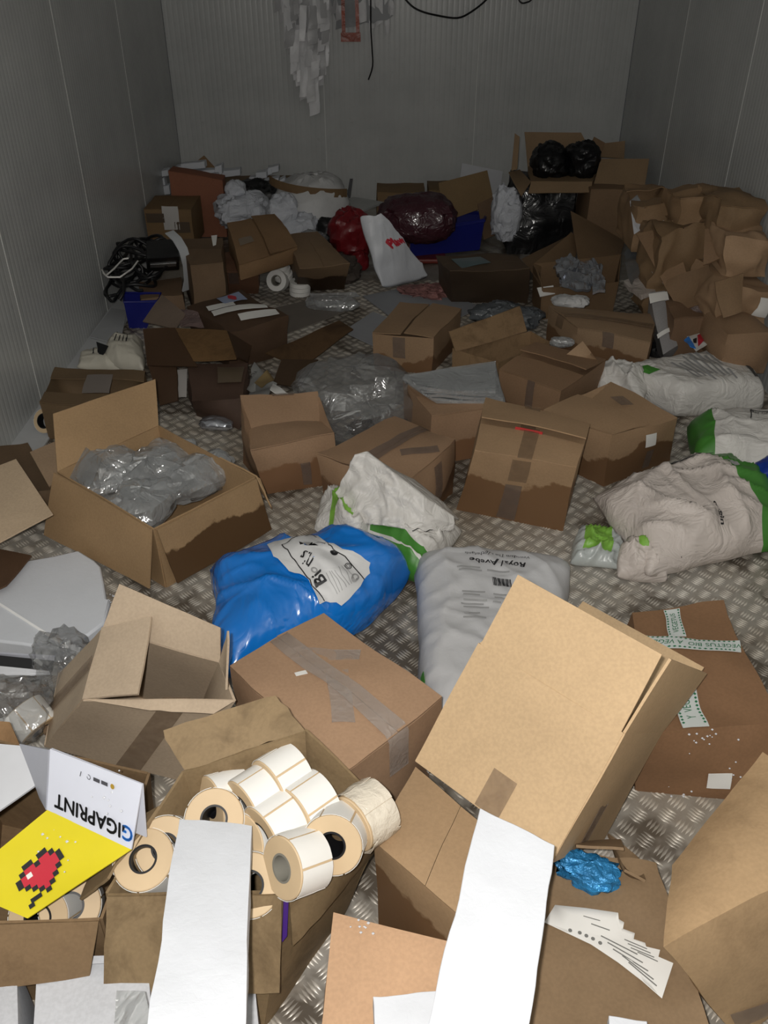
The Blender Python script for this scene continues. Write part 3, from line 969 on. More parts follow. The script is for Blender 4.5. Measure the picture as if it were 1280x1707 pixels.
tan_carton()

# ---- stained carton of label rolls
def roll_carton():
    FL, FR, BR, BL = P(180, 1490, .29), P(475, 1487, .29), P(650, 1356, .30), P(304, 1286, .37)
    bFL, bFR, bBR, bBL = P(215, 1700, .0), P(440, 1712, .0), P(570, 1530, .0), V(BL[0]+.03, BL[1]-.02, 0)
    BW = P(508, 1217, .41)
    m = cardboard(OLD, None, .55, 31)
    root = thing('open_cardboard_box', 'stained old carton full of label rolls, flaps hanging open', 'box', V(-.3, .85, 0))
    mb = MB()
    sheet(mb, [BL, BW, (bBR+bBL)/2+V(.06, .03, 0), bBL], .005, (8, 8), .008, 1)
    sheet(mb, [BW, BR, bBR, (bBR+bBL)/2+V(.06, .03, 0)], .005, (6, 8), .006, 2)
    sheet(mb, [BR, FR, bFR, bBR], .005, (8, 8), .008, 2)
    sheet(mb, [FR, FL, bFL, bFR], .005, (8, 8), .006, 3)
    sheet(mb, [FL, BL, bBL, bFL], .005, (8, 8), .008, 4)
    sheet(mb, [bBL+V(0,0,.004), bBR+V(0,0,.004), bFR+V(0,0,.004), bFL+V(0,0,.004)], .005, (2, 2))
    mesh_obj('body', mb, m, root, smooth=35)
    # flaps
    mesh_obj('flap', sheet(MB(), [BL+V(.003,0,0), BW, P(459, 1158, .44), P(272, 1217, .42)], .005, (10, 5), .008, 5, rag=.004), m, root, smooth=35)
    f = sheet(MB(), [FL + V(0, -.006, .002), FR + V(-.004, -.006, .002), P(466, 1655, .155), P(172, 1655, .155)], .005, (10, 8), .004, 6, rag=.002)
    mesh_obj('flap', f, m, root, smooth=35)
    mesh_obj('flap', sheet(MB(), [FR + V(.006, .004, 0), BR + V(.008, -.004, 0), P(622, 1425, .19), P(486, 1577, .19)], .005, (10, 6), .007, 7, rag=.003), m, root, smooth=35)
    mesh_obj('flap', sheet(MB(), [FL + V(0, .02, .004), BL*.7+FL*.3, P(170, 1400, .24), P(135, 1500, .24)], .005, (6, 6), .010, 8, rag=.004), m, root, smooth=35)
    mesh_obj('purple_tape', sheet(MB(), [P(473, 1495, .287), P(481, 1490, .287), P(478, 1560, .22), P(470, 1570, .215)], .002, (2, 4)), plain('purple_tape', (.06, .02, .20), .4), root)
roll_carton()

def axis(az, el):
    return V(math.cos(el)*math.cos(az), math.cos(el)*math.sin(az), math.sin(el))
rolls = [
 # label, pixel centre, height, azimuth, elevation, options
 ('label roll with its black hole facing out beside the crinkled wrapped roll', (560, 1396), .325, -1.75, .55, {}),
 ('label roll with a greyish hollow core and smeared dirty labels', (496, 1438), .325, -2.45, .42, dict(core_mat=plain('grey_core', (.20, .19, .16), .7), wrinkle=.001)),
 ('white label roll lying on its side against the back board of the stained carton', (430, 1330), .335, .75, -.05, {}),
 ('white label roll lying on its side, topmost at the back corner of the stained carton', (472, 1296), .345, .75, -.05, {}),
 ('white label roll on its side just behind the roll with the grey core', (462, 1374), .325, .75, -.05, {}),
 ('white label roll on its side next to the brown taped carton', (515, 1342), .33, .75, -.05, {}),
 ('label roll half hidden behind the standing roll at the back wall of the stained carton', (378, 1332), .31, -2.5, .25, {}),
 ('label roll standing with its black hole up behind the dented foam strip end', (363, 1366), .315, -1.6, .95, {}),
 ('label roll peeping out beside the dented foam strip', (424, 1400), .285, -2.3, .55, {}),
 ('label roll lowest at the front flap beside the dented foam strip', (424, 1472), .27, -1.7, .9, {}),
 ('label roll standing upright at the corner next to the yellow printed box', (248, 1440), .282, -1.75, 1.2, {}),
 ('label roll with torn core paper between the corner roll and the foam strip', (283, 1412), .285, -1.6, .95, {}),
 ('label roll wrapped in crinkled clear film on the rim of the stained carton', (610, 1358), .315, .75, -.1, dict(wrinkle=.004, span=.99, tint=plain('crinkled_film_label', (.66, .60, .50), .22, bumps=(50, .8, .006)))),
]
for i, (lb, c, z, az, el, kw) in enumerate(rolls):
    label_roll(lb, P(c[0], c[1], z), axis(az, el), R=.050, r=.0225, w=.066, start=i*.7, **kw)

# ---- foam strips lying over the front of the heap
A = P(360, 1371, .352); A2 = P(322, 1790, .468)
foam_bar('white foam strip with a dented end lying across the stained carton', [A, A2], .119, .026, (1, -.06, 0), 2, skew=.030)
A = P(862, 1372, .425); A2 = P(782, 1790, .43)
foam_bar('white foam strip leaning on the big tipped carton', [A, A2], .121, .03, (.9, -.17, -.0), 5, skew=.034)
foam_bar('short white foam piece under the strip that leans on the tipped carton', [P(624, 1715, .30), P(790, 1700, .30)], .075, .03, (0, 1, 0), 7)
foam_bar('small white foam offcut lying on the torn brown carton', [P(1015, 1735, .235), P(1080, 1745, .235)], .06, .02, (0, 1, 0.1), 9)

# ---- yellow and white printed box and the carton it sits in
def left_carton():
    FL, FR, BR, BL = P(-90, 1540, .26), P(166, 1531, .26), P(246, 1288, .27), P(-60, 1225, .27)
    b = drop([BL, BR, FR, FL], 0, .06)
    r, m = open_carton('damp brown open carton holding the yellow printed box', [BL, BR, FR, FL], b, (.20, .13, .07), dirt=.4, warp=.008,
                       flaps=[[FL + V(0, -.004, 0), FR + V(0, -.004, 0), P(150, 1625, .17), P(-90, 1660, .17)]])
left_carton()
M_yellow = plain('yellow_print', (.64, .54, .010), .35, var=.04)
M_gwhite = plain('glossy_white_print', (.56, .58, .66), .28, var=.03)
def printed_box():
    W = [P(85, 1248, .43), P(238, 1307, .43), P(219, 1416, .36), P(80, 1350, .36)]
    Y = [W[3], W[2], P(46, 1531, .275), P(-75, 1478, .275)]
    back = V(.03, .16, -.10)
    root = thing('printed_box', 'yellow and white printed box with a pixel heart lying upside down', 'box', (-.45, .85, .2))
    mb = MB()
    n0 = unit(np.cross(W[1]-W[0], W[3]-W[0])); dpt = -V(0, .35, .9)*.10
    sheet(mb, W, .003, (6, 4), .002, 1)
    sheet(mb, [W[0], W[1], W[1]+dpt, W[0]+dpt], .003, (4, 4), .002, 2)
    sheet(mb, [W[3], W[0], W[0]+dpt, W[3]+dpt], .003, (4, 4), .002, 4)
    mesh_obj('white_end', mb, M_gwhite, root, smooth=40)
    mb = MB(); sheet(mb, [Y[0], Y[1], Y[2], Y[3]], .003, (10, 8), .004, 2, sag=-.012)
    mesh_obj('yellow_face', mb, M_yellow, root, smooth=40)
    # lettering, upside down towards the crease
    ex = unit(W[3]-W[2]); ey = unit(W[3]-W[0]); nW = np.cross(ex, ey)
    if nW[2] < 0: sgn = -1
    else: sgn = 1
    ctr = bil(W, .55, .77)
    hgt = np.linalg.norm(W[3]-W[0]); wid = np.linalg.norm(W[2]-W[3])
    k = unit(np.cross(W[1]-W[0], W[3]-W[0])); k = k if k[2] > 0 else -k
    f = lambda x, y: ctr + ex*x + ey*y + k*.0045
    size = wid*.182
    txt = MB(); write_on(txt, 'GIGAPRINT', size, f, 0, .0009)
    xs = [np.dot(V(*p)-ctr, ex) for p in txt.v]; cut = min(xs) + (max(xs)-min(xs))*.118
    txt.m = [1 if np.mean([xs[i] for i in fc]) < cut else 0 for fc in txt.f]
    mesh_obj('lettering', txt, [M_ink, plain('blue_ink', (.03, .20, .62), .4)], root)
    mb = MB()
    for i in range(6):
        if i == 0: continue      # the square code is left out
        c = bil(W, .80 - .085*i*1.02, .20) + k*.0045
        s = .0042
        if i == 1: pts = [c + (ex*math.cos(q) + ey*math.sin(q))*s for q in np.linspace(0, 2*math.pi, 11)[:-1]]
        elif i == 4:
            ring = [c + (ex*math.cos(q) + ey*math.sin(q))*s for q in np.linspace(0, 5.2, 9)]; inn = [c + (ex*math.cos(q) + ey*math.sin(q))*s*.7 for q in np.linspace(0, 5.2, 9)]
            mb.add(ring + inn, [(j, j+1, j+10, j+9) for j in range(8)]); continue
        elif i == 5: pts = [c - ex*s*.3 - ey*s, c + ex*s*.1 - ey*s, c + ex*s*.6 + ey*s, c + ex*s*.2 + ey*s]
        else: pts = [c - ex*s*1.6 - ey*s*.7, c + ex*s*1.6 - ey*s*.7, c + ex*s*1.6 + ey*s*.7, c - ex*s*1.6 + ey*s*.7]
        mb.add(pts, [tuple(range(len(pts)))], 1 if i == 1 else 0)
    mesh_obj('symbols', mb, [plain('dark_grey_ink', (.05, .05, .06), .5), plain('gold_ink', (.35, .22, .02), .4)], root)
    # pixel heart, rows from its point
    rows = ['..KK.KK..', '.KRRKRRK.', 'KRWRRRRRK', 'KRRRRRRRK', '.KRRRRRK.', '..KRRRK..', '...KRK...', '....K....']
    kY = unit(np.cross(Y[1]-Y[0], Y[3]-Y[0])); kY = kY if kY[2] > 0 else -kY
    parts = {'K': MB(), 'R': MB(), 'W': MB()}
    c0 = P(62, 1462, .325); exx = unit(P(95, 1425, .335) - P(25, 1478, .315)); 
    eyy = unit(np.cross(kY, exx)); s = .0098
    for j, rw in enumerate(rows):
        for i, ch in enumerate(rw):
            if ch == '.': continue
            def pt(a, b):
                x, y = (i-4.5+a)*s, -(j-4+b)*s
                p = c0 + exx*x + eyy*y
                # drop onto the bowed face
                best, bd = None, 9
                return p
            parts[ch].add([pt(0,0), pt(1,0), pt(1,1), pt(0,1)], [(0, 3, 2, 1)])
    for i, j in ((0, 0), (1, 0), (-.6, .9)):
        p0 = P(58, 1512, .29) + exx*(i*s) - eyy*(j*s)
        parts['K'].add([p0, p0+exx*s, p0+exx*s-eyy*s, p0-eyy*s], [(0, 3, 2, 1)])
    # project pixels on the face
    c4 = [V(*x) for x in Y]; N = unit(np.cross(c4[1]-c4[0], c4[3]-c4[0]))
    def onface(p):
        e1, e2 = c4[1]-c4[0], c4[3]-c4[0]
        A_ = np.stack([e1, e2], 1); uv, *_ = np.linalg.lstsq(A_, V(*p)-c4[0], rcond=None)
        u, v = np.clip(uv, 0, 1)
        q = bil(c4, u, v)
        return q + N*(.004*nz(q, 6.0, 2) + .012*16*u*(1-u)*v*(1-v)) + kY*.0035
    for ch, mt, nm in (('K', M_ink, 'heart_outline'), ('R', plain('red_ink', (.50, .02, .04), .4), 'heart'), ('W', M_paper, 'heart_glint')):
        mb = parts[ch]; mb.v = [tuple(onface(p)) for p in mb.v]
        mesh_obj(nm, mb, mt, root)
printed_box()
sh = sheet(MB(), [P(-60, 1235, .34), P(36, 1243, .36), P(72, 1300, .34), P(-60, 1395, .30)], .004, (6, 6), .006, 3)
tag(mesh_obj('white_sheet', sh, M_white, smooth=40), 'bent white board tucked behind the yellow printed box', 'board')
sh = sheet(MB(), [P(34, 1240, .36), P(82, 1250, .40), P(78, 1350, .36), P(66, 1330, .33)], .004, (4, 6), .003, 5)
tag(mesh_obj('grey_sheet', sh, plain('grey_board', (.36, .37, .42), .4), smooth=40), 'narrow grey board between the white board and the printed box', 'board')
label_roll('label roll under the yellow printed box, black core showing', P(76, 1522, .19), axis(-1.6, .8), R=.050, r=.0225, w=.066, group='label rolls around the yellow box')
label_roll('label roll beside the torn flap under the yellow printed box', P(120, 1508, .19), axis(-1.2, .9), R=.050, r=.0225, w=.066, group='label rolls around the yellow box')
label_roll('label roll with a blue mark lying on the floor by the greyish tan carton', P(52, 1200, .12), axis(2.5, .55), R=.046, r=.021, w=.066, group='label rolls around the yellow box')
def white_boxes():
    top = quad([(62, 1612), (245, 1598), (262, 1800), (52, 1800)], .17)
    r, h, m = carton('flat white carton with a tucked lid under the hanging brown flap', top, drop(top, 0, .02), (.52, .53, .56), seam='a', gap=0, flaps=False, sink=0, dent=.002, bulge=.002, name='white_box')
    mesh_obj('lid_edge', sheet(MB(), [P(60, 1597, .18), P(178, 1593, .18), P(178, 1606, .175), P(62, 1611, .175)], .006, (4, 2)), m, r)
    top = quad([(-40, 1622), (27, 1610), (30, 1800), (-60, 1800)], .175)
    carton('white carton with a rounded lid edge beside the flat white carton', top, drop(top, 0, .02), (.52, .53, .56), seam='a', gap=0, flaps=False, sink=0, dent=.002, bulge=.004, name='white_box')
    top = quad([(262, 1640), (424, 1640), (440, 1810), (262, 1800)], .14)
    carton('plain white carton mostly covered by the dented foam strip', top, drop(top, 0, .02), (.52, .53, .56), seam='a', gap=0, flaps=False, sink=0, dent=.002, bulge=.002, name='white_box')
    mb = MB(); sheet(mb, [P(200, 1655, .20), P(245, 1655, .22), P(262, 1790, .21), P(165, 1790, .19)], .003, (10, 10), .015, 4, freq=12)
    tag(mesh_obj('plastic_film', mb, M_milky, smooth=60), 'grey clear film crumpled over the flat white carton', 'plastic film')
white_boxes()

# ---- left side behind the tan carton
out = [(-70, 1040), (0, 985), (20, 966), (50, 945), (90, 938), (133, 928), (160, 945), (170, 955), (175, 980), (180, 1010), (186, 1012), (176, 1050), (150, 1070), (118, 1080), (100, 1095), (40, 1085), (-70, 1072)]
mb = MB(); poly_board(mb, [P(x, y, .035) for x, y in out][::-1], .05)
fo = tag(mesh_obj('foam_slab', mb, M_foam, smooth=30, bevel=.006), 'large broken white foam slab with a crack on the metal floor', 'foam')
mesh_obj('crack', ribbon(MB(), [(P(x, y-2, .0615), P(x-1, y+2, .0615)) for x, y in ((-60, 968), (0, 1007), (55, 1042), (115, 1080))], .002), plain('crack_edge', (.9, .9, .9), .8), fo)
def stripe_box():
    q = quad([(-60, 1075), (18, 1078), (92, 1098), (82, 1128)], .10)
    T = [P(-60, 1082, .13), P(18, 1078, .13), P(95, 1096, .12), P(84, 1118, .12)]
    root = thing('printed_sheet', 'folded white sheet with a wide black stripe under the foam slab', 'board', P(20, 1110, .08))
    rows = [((-70, 1084), (20, 1079), (92, 1094)), ((-70, 1086), (0, 1087), (90, 1102)), ((-70, 1104), (0, 1105), (82, 1119)), ((-70, 1135), (26, 1137), (84, 1124))]
    for i, (nm, mt) in enumerate((('grey_edge', plain('grey_board', (.36, .37, .42), .4)), ('black_stripe', M_ink), ('white_face', M_white))):
        a, b = rows[i], rows[i+1]
        mb = MB(); sheet(mb, [P(*a[0], .12), P(*a[2], .12), P(*b[2], .11), P(*b[0], .11)], .004, (4, 2))
        mesh_obj(nm, mb, mt, root)
stripe_box()
top = quad([(-80, 1128), (40, 1135), (78, 1140), (-60, 1165)], .07)
carton('low brown carton edge below the striped sheet', top, drop(top, 0, 0), DARK, flaps=False, sink=0, dent=.006)
mb = MB(); blob(mb, P(108, 1112, .10), .07, .10, .07, 3, .22, 9, (34, 22), .2, .6, .8, .22, jit=.06)
tag(mesh_obj('bubble_wrap', mb, M_clear, smooth=22), 'crumpled clear bubble wrap between the foam slab and the greyish carton', 'plastic film')
mb = MB(); blob(mb, P(10, 1185, .14), .09, .085, .05, 8, .25, 9, (34, 22), .2, .2, .8, .25, jit=.06)
tag(mesh_obj('plastic_bag', mb, M_clear, smooth=22), 'clear crinkled plastic bag on top of the floor roll', 'plastic bag')
mb = MB(); sheet(mb, [P(-60, 1200, .26), P(18, 1206, .27), P(42, 1262, .25), P(-60, 1262, .25)], .006, (8, 6), .008, 4, sag=-.02)
tag(mesh_obj('cardboard_flap', mb, cardboard((.30, .18, .09), None, .2, 4), smooth=40), 'curled brown cardboard flap above the bent white board', 'cardboard')
mb = MB(); sheet(mb, [P(55, 1148, .12), P(66, 1150, .12), P(84, 1215, .10), P(74, 1225, .10)], .006, (3, 8), .006, 4)
tag(mesh_obj('cardboard_scrap', mb, cardboard(DARK, None, .2, 5), smooth=40), 'thin dark strip of cardboard beside the floor roll', 'cardboard')
# boards by the wall below the cables
mb = MB(); sheet(mb, [P(-60, 800, .20), P(27, 766, .22), P(88, 857, .20), P(-60, 935, .16)], .005, (6, 6), .004, 3)
tag(mesh_obj('cardboard_flap', mb, cardboard((.50, .38, .26), None, 0, 6), smooth=40), 'clean tan cardboard flap resting beside the open carton of bags', 'cardboard')
mb = MB(); sheet(mb, [P(-60, 905, .06), P(52, 926, .08), P(10, 975, .09), P(-60, 1010, .07)], .005, (6, 6), .008, 7)
tag(mesh_obj('cardboard_flap', mb, cardboard((.10, .055, .03), None, 0, 7), smooth=40), 'dark soaked cardboard flap beside the foam slab', 'cardboard')

# ================================================================ SACKS
def printed_lines(sk, mb, u0, u1, v0, v1, rows, seed, along='v'):
    r = random.Random(seed)
    for i in range(rows):
        a = u0 + (u1-u0)*(i+.5)/rows
        s = v0 + r.random()*(v1-v0)*.2; e = v1 - r.random()*(v1-v0)*.35
        if along == 'v': uv_rect(sk, mb, a, (s+e)/2, (u1-u0)/rows*.42, e-s, (1, 4))
        else: uv_rect(sk, mb, (s+e)/2, a, e-s, (u1-u0)/rows*.42, (4, 1))
M_faint = plain('faint_grey_print', (.30, .30, .30), .6)
# blue sack with a torn printed label
def blue_sack():
    sk = Sack([P(372, 1165, 0), P(712, 1030, 0), P(640, 930, 0), P(352, 985, 0)], .215, wr=.024, seed=3.3, pu=3.0, pv=2.6, wob=.015, fr=5,
              nose=lambda u: 1.0 if u < .62 else 1.0 - .80*((u-.62)/.38)**1.5)
    root = thing('blue_sack', 'glossy blue plastic sack with a torn white printed label', 'sack', P(500, 1020, 0))
    mesh_obj('body', sk.mesh(72, 54), M_blue, root, smooth=180)
    poly = [(446,911),(458,906),(471,903),(492,897),(514,894),(530,897),(543,902),(556,910),(571,916),(586,920),(600,927),(608,934),(616,939),(613,948),(615,956),(609,962),(604,968),(598,978),(589,988),(580,998),(568,1009),(560,1004),(550,1004),(541,1003),(532,1006),(528,997),(521,988),(519,978),(514,970),(508,963),(500,959),(491,958),(482,955),(477,948),(471,941),(465,934),(457,930),(453,921)]
    fd = Finder(sk.at, 72); sk._finder = fd
    lb = mesh_obj('label', find_patch(MB(), fd, lambda u, v: sk.on(u, v, .007), poly, 12, .004), plain('white_label', (.62, .62, .62), .5, bumps=(20, .3, .004)), root, smooth=60)
    def part(nm, mb, mt):
        p = mesh_obj(nm, mb, mt, root); p.parent = lb
    mb = MB(); find_text(sk, mb, 'Bi', (538, 975), (529, 958), .050, bold=.0012, off=.009); part('lettering', mb, M_ink)
    mb = MB(); find_text(sk, mb, 'nis', (520, 945), (504, 924), .050, bold=.0012, off=.009); part('lettering', mb, M_ink)
    for pa, pb, w in (((469, 910), (500, 948), .003), ((500, 948), (537, 1004), .003), ((469, 909), (512, 897), .003), ((512, 897), (548, 908), .002), ((548, 908), (574, 930), .003), ((574, 930), (604, 968), .003)):
        part('frame_line', find_strip(sk, MB(), pa, pb, w, 10, .009), M_ink)
    def ring(c, r0, r1, n=18):
        ou = [sk.on(*fd(c[0]+r0*math.cos(q), c[1]+r0*.9*math.sin(q)), .0095) for q in np.linspace(0, 2*math.pi, n)]
        inn = [sk.on(*fd(c[0]+r1*math.cos(q), c[1]+r1*.9*math.sin(q)), .0095) for q in np.linspace(0, 2*math.pi, n)]
        return MB().add(ou+inn, [(j, j+1, j+1+n, j+n) for j in range(n-1)])
    part('emblem', ring((556, 924), 7, .5), M_ink)
    part('emblem', ring((578, 947), 6, 4.6), M_ink); part('emblem', ring((578, 947), 3.4, 2.4), M_ink)
    part('emblem', ring((589, 965), 6.5, 3.5), M_faint); part('emblem', ring((526, 952), 6.5, 3.2), M_faint)
    for k in range(7):
        part('printed_line', find_strip(sk, MB(), (545+k*4.2, 955-k*1.6), (562+k*4.4, 990-k*3.4), .0014, 8, .009), M_faint)
blue_sack()

# white sack under the big carton, printed upside down
def avebe_sack():
    sk = Sack([P(912, 1215, 0), P(948, 985, 0), P(690, 962, 0), P(702, 1275, 0)], .17, wr=.012, seed=8.1, pu=10, pv=5, wob=.01, fr=8, pw=.42)
    root = thing('white_sack', 'full white sack with printed text under the tipped carton', 'sack', P(800, 1080, 0))
    mesh_obj('body', sk.mesh(60, 44), plain('grey_white_sack', (.50, .50, .51), .5, bumps=(28, .35, .005), var=.04), root, smooth=180)
    mb = MB(); find_text(sk, mb, 'Royal Avebe', (866, 945), (792, 937), .030, bold=.0006, off=.008); mesh_obj('lettering', mb, M_ink, root)
    mb = MB(); find_text(sk, mb, 'Veendam The Netherlands', (884, 933), (774, 925), .0175, off=.008); mesh_obj('lettering', mb, M_ink, root)
    fd = sk._finder
    for k in range(14):
        mesh_obj('barcode_bar', find_strip(sk, MB(), (821+k*2.2, 964+k*.3), (823+k*2.2, 977+k*.3), .0028 if k % 3 else .0014, 3), M_ink, root)
    for k, (x0, x1, y) in enumerate([(762, 800, 946), (765, 803, 951), (812, 850, 952), (770, 808, 987), (772, 800, 992), (772, 812, 1000), (768, 806, 1007), (772, 815, 1013), (822, 845, 992), (824, 842, 998), (822, 835, 1004), (774, 800, 1022), (772, 810, 1030)]):
        mesh_obj('printed_line', find_strip(sk, MB(), (x0, y), (x1, y+2), .005, 6), M_faint, root)
    mb = MB(); uv_rect(sk, mb, .20, .97, .05, .02, (2, 2)); mesh_obj('green_mark', mb, M_green, root)
    mb = MB(); blob(mb, P(716, 1225, .06), .045, .10, .045, 4, .3, 14, (30, 20), .1, .1, .9, .25)
    mesh_obj('end_fold', mb, M_sack, root, smooth=180)
avebe_sack()

# folded white and green sack
def folded_sack():
    sk = Sack([P(572, 925, 0), P(708, 995, 0), P(770, 908, 0), P(600, 862, 0)], .15, wr=.02, seed=2.2, pu=3.5, pv=3, wob=.012, fr=9)
    root = thing('white_sack', 'half empty white sack with its top folded over and green bands', 'sack', P(650, 920, 0))
    g = lambda u, v: 1 if v < .22 and u > .3 and not (.085 < v < .12) else 0
    mesh_obj('body', sk.mesh(56, 44, g), [M_sack, M_green], root, smooth=180)
    # the folded over top: a creased ridge of cloth lying across the body
    low = [P(535, 858, .09), P(590, 872, .13), P(640, 876, .15), P(700, 886, .14), P(756, 884, .10)]
    mid = [P(566, 812, .19), P(596, 818, .20), P(648, 838, .20), P(705, 862, .17), P(757, 872, .13)]
    rdg = [P(592, 758, .30), P(610, 752, .31), P(660, 792, .27), P(712, 832, .21), P(756, 862, .14)]
    bck = [P(612, 780, .20), P(640, 778, .20), P(690, 800, .18), P(738, 838, .13), P(764, 866, .09)]
    def fold(u, v):
        def row(r):
            x = u*4; i = min(int(x), 3); t = x-i; t = t*t*(3-2*t)*.5 + t*.5
            return r[i]*(1-t) + r[i+1]*t
        rr = [row(low), row(mid), row(rdg), row(bck)]
        x = v*3; i = min(int(x), 2); t = x-i
        p = rr[i]*(1-t) + rr[i+1]*t
        w = nz(p, 4, 33)*.05
        q = V(p[0]+w, p[1]-w, p[2]+w)
        e = max(0, ridge((q[0]*1.6+q[2], q[1]*.6, q[2]*1.2), 9, 6))**3*.9 + max(0, ridge((q[0]*.5, q[1]*1.6-q[2], q[2]), 13, 9))**3*.6 - .4
        return p + V(-.3, -.7, .6)*e*.016
    f = surf(MB(), fold, 56, 44, .006)
    mesh_obj('folded_top', f, M_sack, root, smooth=180)
    k = Sack([P(522, 895, .03), P(600, 925, .06), P(640, 870, .06), P(545, 835, .03)], .13, wr=.03, seed=9.4, pu=2.4, pv=2.4, wob=.02, fr=14, edge=.3)
    mesh_obj('mouth', k.mesh(40, 32, lambda u, v: 1 if (.30 < u < .42 and v < .8) or (.42 < u < .8 and (.25 < v < .36 or .66 < v < .78)) else 0), [M_sack, M_lime], root, smooth=180)
    mb = MB()
    find_text(sk, mb, 'sin', (716, 884), (698, 878), .028, off=.008); mesh_obj('lettering', mb, M_ink, root)
    for pa, pb in (((688, 880), (706, 890)), ((706, 890), (728, 878))): mesh_obj('frame_line', find_strip(sk, MB(), pa, pb, .003, 6, .008), M_ink, root)
folded_sack()

# sack at the right with a green end
def right_sack():
    sk = Sack([P(1075, 985, 0), P(1330, 925, 0), P(1215, 795, 0), P(985, 862, 0)], .20, wr=.028, seed=5.1, pu=3.2, pv=3.0, wob=.016, fr=6.5)
    root = thing('white_sack', 'bulging pinkish white sack with a green end and crumpled mouth', 'sack', P(1130, 900, 0))
    mesh_obj('body', sk.mesh(64, 48, lambda u, v: 1 if u > .735 - .02*v else 0), [M_sackp, M_green], root, smooth=180)
    mb = MB(); find_text(sk, mb, 'origin', (1186, 842), (1206, 866), .032, bold=.0008, off=.008); mesh_obj('lettering', mb, M_ink, root)
    mb = MB(); find_text(sk, mb, 'anlom', (1122, 947), (1152, 940), .026, off=.008); mesh_obj('lettering', mb, M_ink, root)
    mb = MB(); uv_rect(sk, mb, .735, .60, .03, .14, (2, 4)); mesh_obj('printed_block', mb, M_faint, root)
    mb = MB(); uv_rect(sk, mb, .55, .93, .40, .09, (8, 2), .006); mesh_obj('grey_tape', mb, plain('grey_tape', (.10, .10, .10), .4), root)
    k = Sack([P(950, 948, .0), P(1035, 960, .0), P(1045, 900, .0), P(965, 885, 0)], .075, wr=.025, seed=4.4, pu=2.4, pv=2.4, wob=.018, fr=16, edge=.3)
    mesh_obj('mouth', k.mesh(40, 32, lambda u, v: 1 if .18 < u < .72 and .22 < v < .95 else 0), [plain('clear_white_lip', (.42, .45, .44), .3, bumps=(30, .6)), M_lime], root, smooth=180)
    k = Sack([P(1030, 975, .0), P(1110, 985, .0), P(1110, 930, .03), P(1030, 925, .03)], .09, wr=.03, seed=7.4, pu=2.4, pv=2.4, wob=.02, fr=16, edge=.3)
    mesh_obj('mouth_fold', k.mesh(40, 32, lambda u, v: 1 if .40 < u < .55 and .45 < v < .8 else 0), [M_sackp, M_lime], root, smooth=180)
right_sack()

def printed_sack():
    sk = Sack([P(1150, 805, 0), P(1360, 850, 0), P(1350, 735, 0), P(1140, 740, 0)], .20, wr=.018, seed=1.7, pu=3.2, pv=2.8, wob=.012, fr=7)
    root = thing('white_sack', 'white printed sack with a dark green end behind the bulging sack', 'sack', P(1230, 780, 0))
    mesh_obj('body', sk.mesh(60, 44, lambda u, v: 1 if u < .14 or v > .93 else (2 if .62 < u < .95 and .16 < v < .42 else 0)), [M_sack, M_green, M_lime], root, smooth=180)
    mb = MB()
    for (u0, u1, v0, v1) in ((.40, .75, .66, .675), (.40, .41, .45, .67)): uv_rect(sk, mb, (u0+u1)/2, (v0+v1)/2, u1-u0, v1-v0, (6, 4), .005)
    mb.add([sk.on(.57 + .018*math.cos(q), .62 + .03*math.sin(q), .006) for q in np.linspace(0, 2*math.pi, 15)[:-1]], [tuple(range(14))])
    uv_text(sk, mb, 'Bez GMO', .02, .50, .63, .05)
    mesh_obj('lettering', mb, M_ink, root)
    mb = MB(); blob(mb, P(1285, 810, .10), .07, .05, .09, 3, .25, 10, (34, 24), 0, .4, .8, .15)
    tag(mesh_obj('blue_bag', mb, plain('deep_blue_plastic', (.006, .035, .28), .3, bumps=(12, .5, .01)), smooth=60), 'deep blue plastic bag squeezed between the two green ended sacks', 'plastic bag')
printed_sack()

def block_sack():
    sk = Sack([P(1128, 700, 0), P(1268, 690, 0), P(1222, 622, 0), P(1010, 655, 0)], .15, wr=.008, seed=7.7, pu=9, pv=7, wob=.008, fr=9, pw=.35, edge=.25)
    root = thing('white_sack', 'firm white block shaped sack with rows of print next to the labelled carton', 'sack', P(1150, 660, 0))
    mesh_obj('body', sk.mesh(56, 44), M_sack, root, smooth=180)
    mb = MB(); printed_lines(sk, mb, .30, .70, .12, .9, 9, 5); mesh_obj('printed_lines', mb, M_faint, root)
    mb = MB(); uv_rect(sk, mb, .90, .5, .035, .7, (2, 8)); uv_rect(sk, mb, .80, .62, .07, .10, (2, 2)); mesh_obj('printed_block', mb, plain('dark_print', (.05, .05, .05), .6), root)
    mb = MB(); uv_rect(sk, mb, .10, .62, .09, .20, (3, 3)); mesh_obj('leaf_print', mb, M_green, root)
    k = Sack([P(975, 660, .0), P(1068, 690, .02), P(1080, 640, .06), P(980, 630, .02)], .12, wr=.03, seed=3.1, pu=2.4, pv=2.4, wob=.025, fr=13, edge=.3)
    mesh_obj('twisted_end', k.mesh(40, 32), M_sack, root, smooth=180)
block_sack()

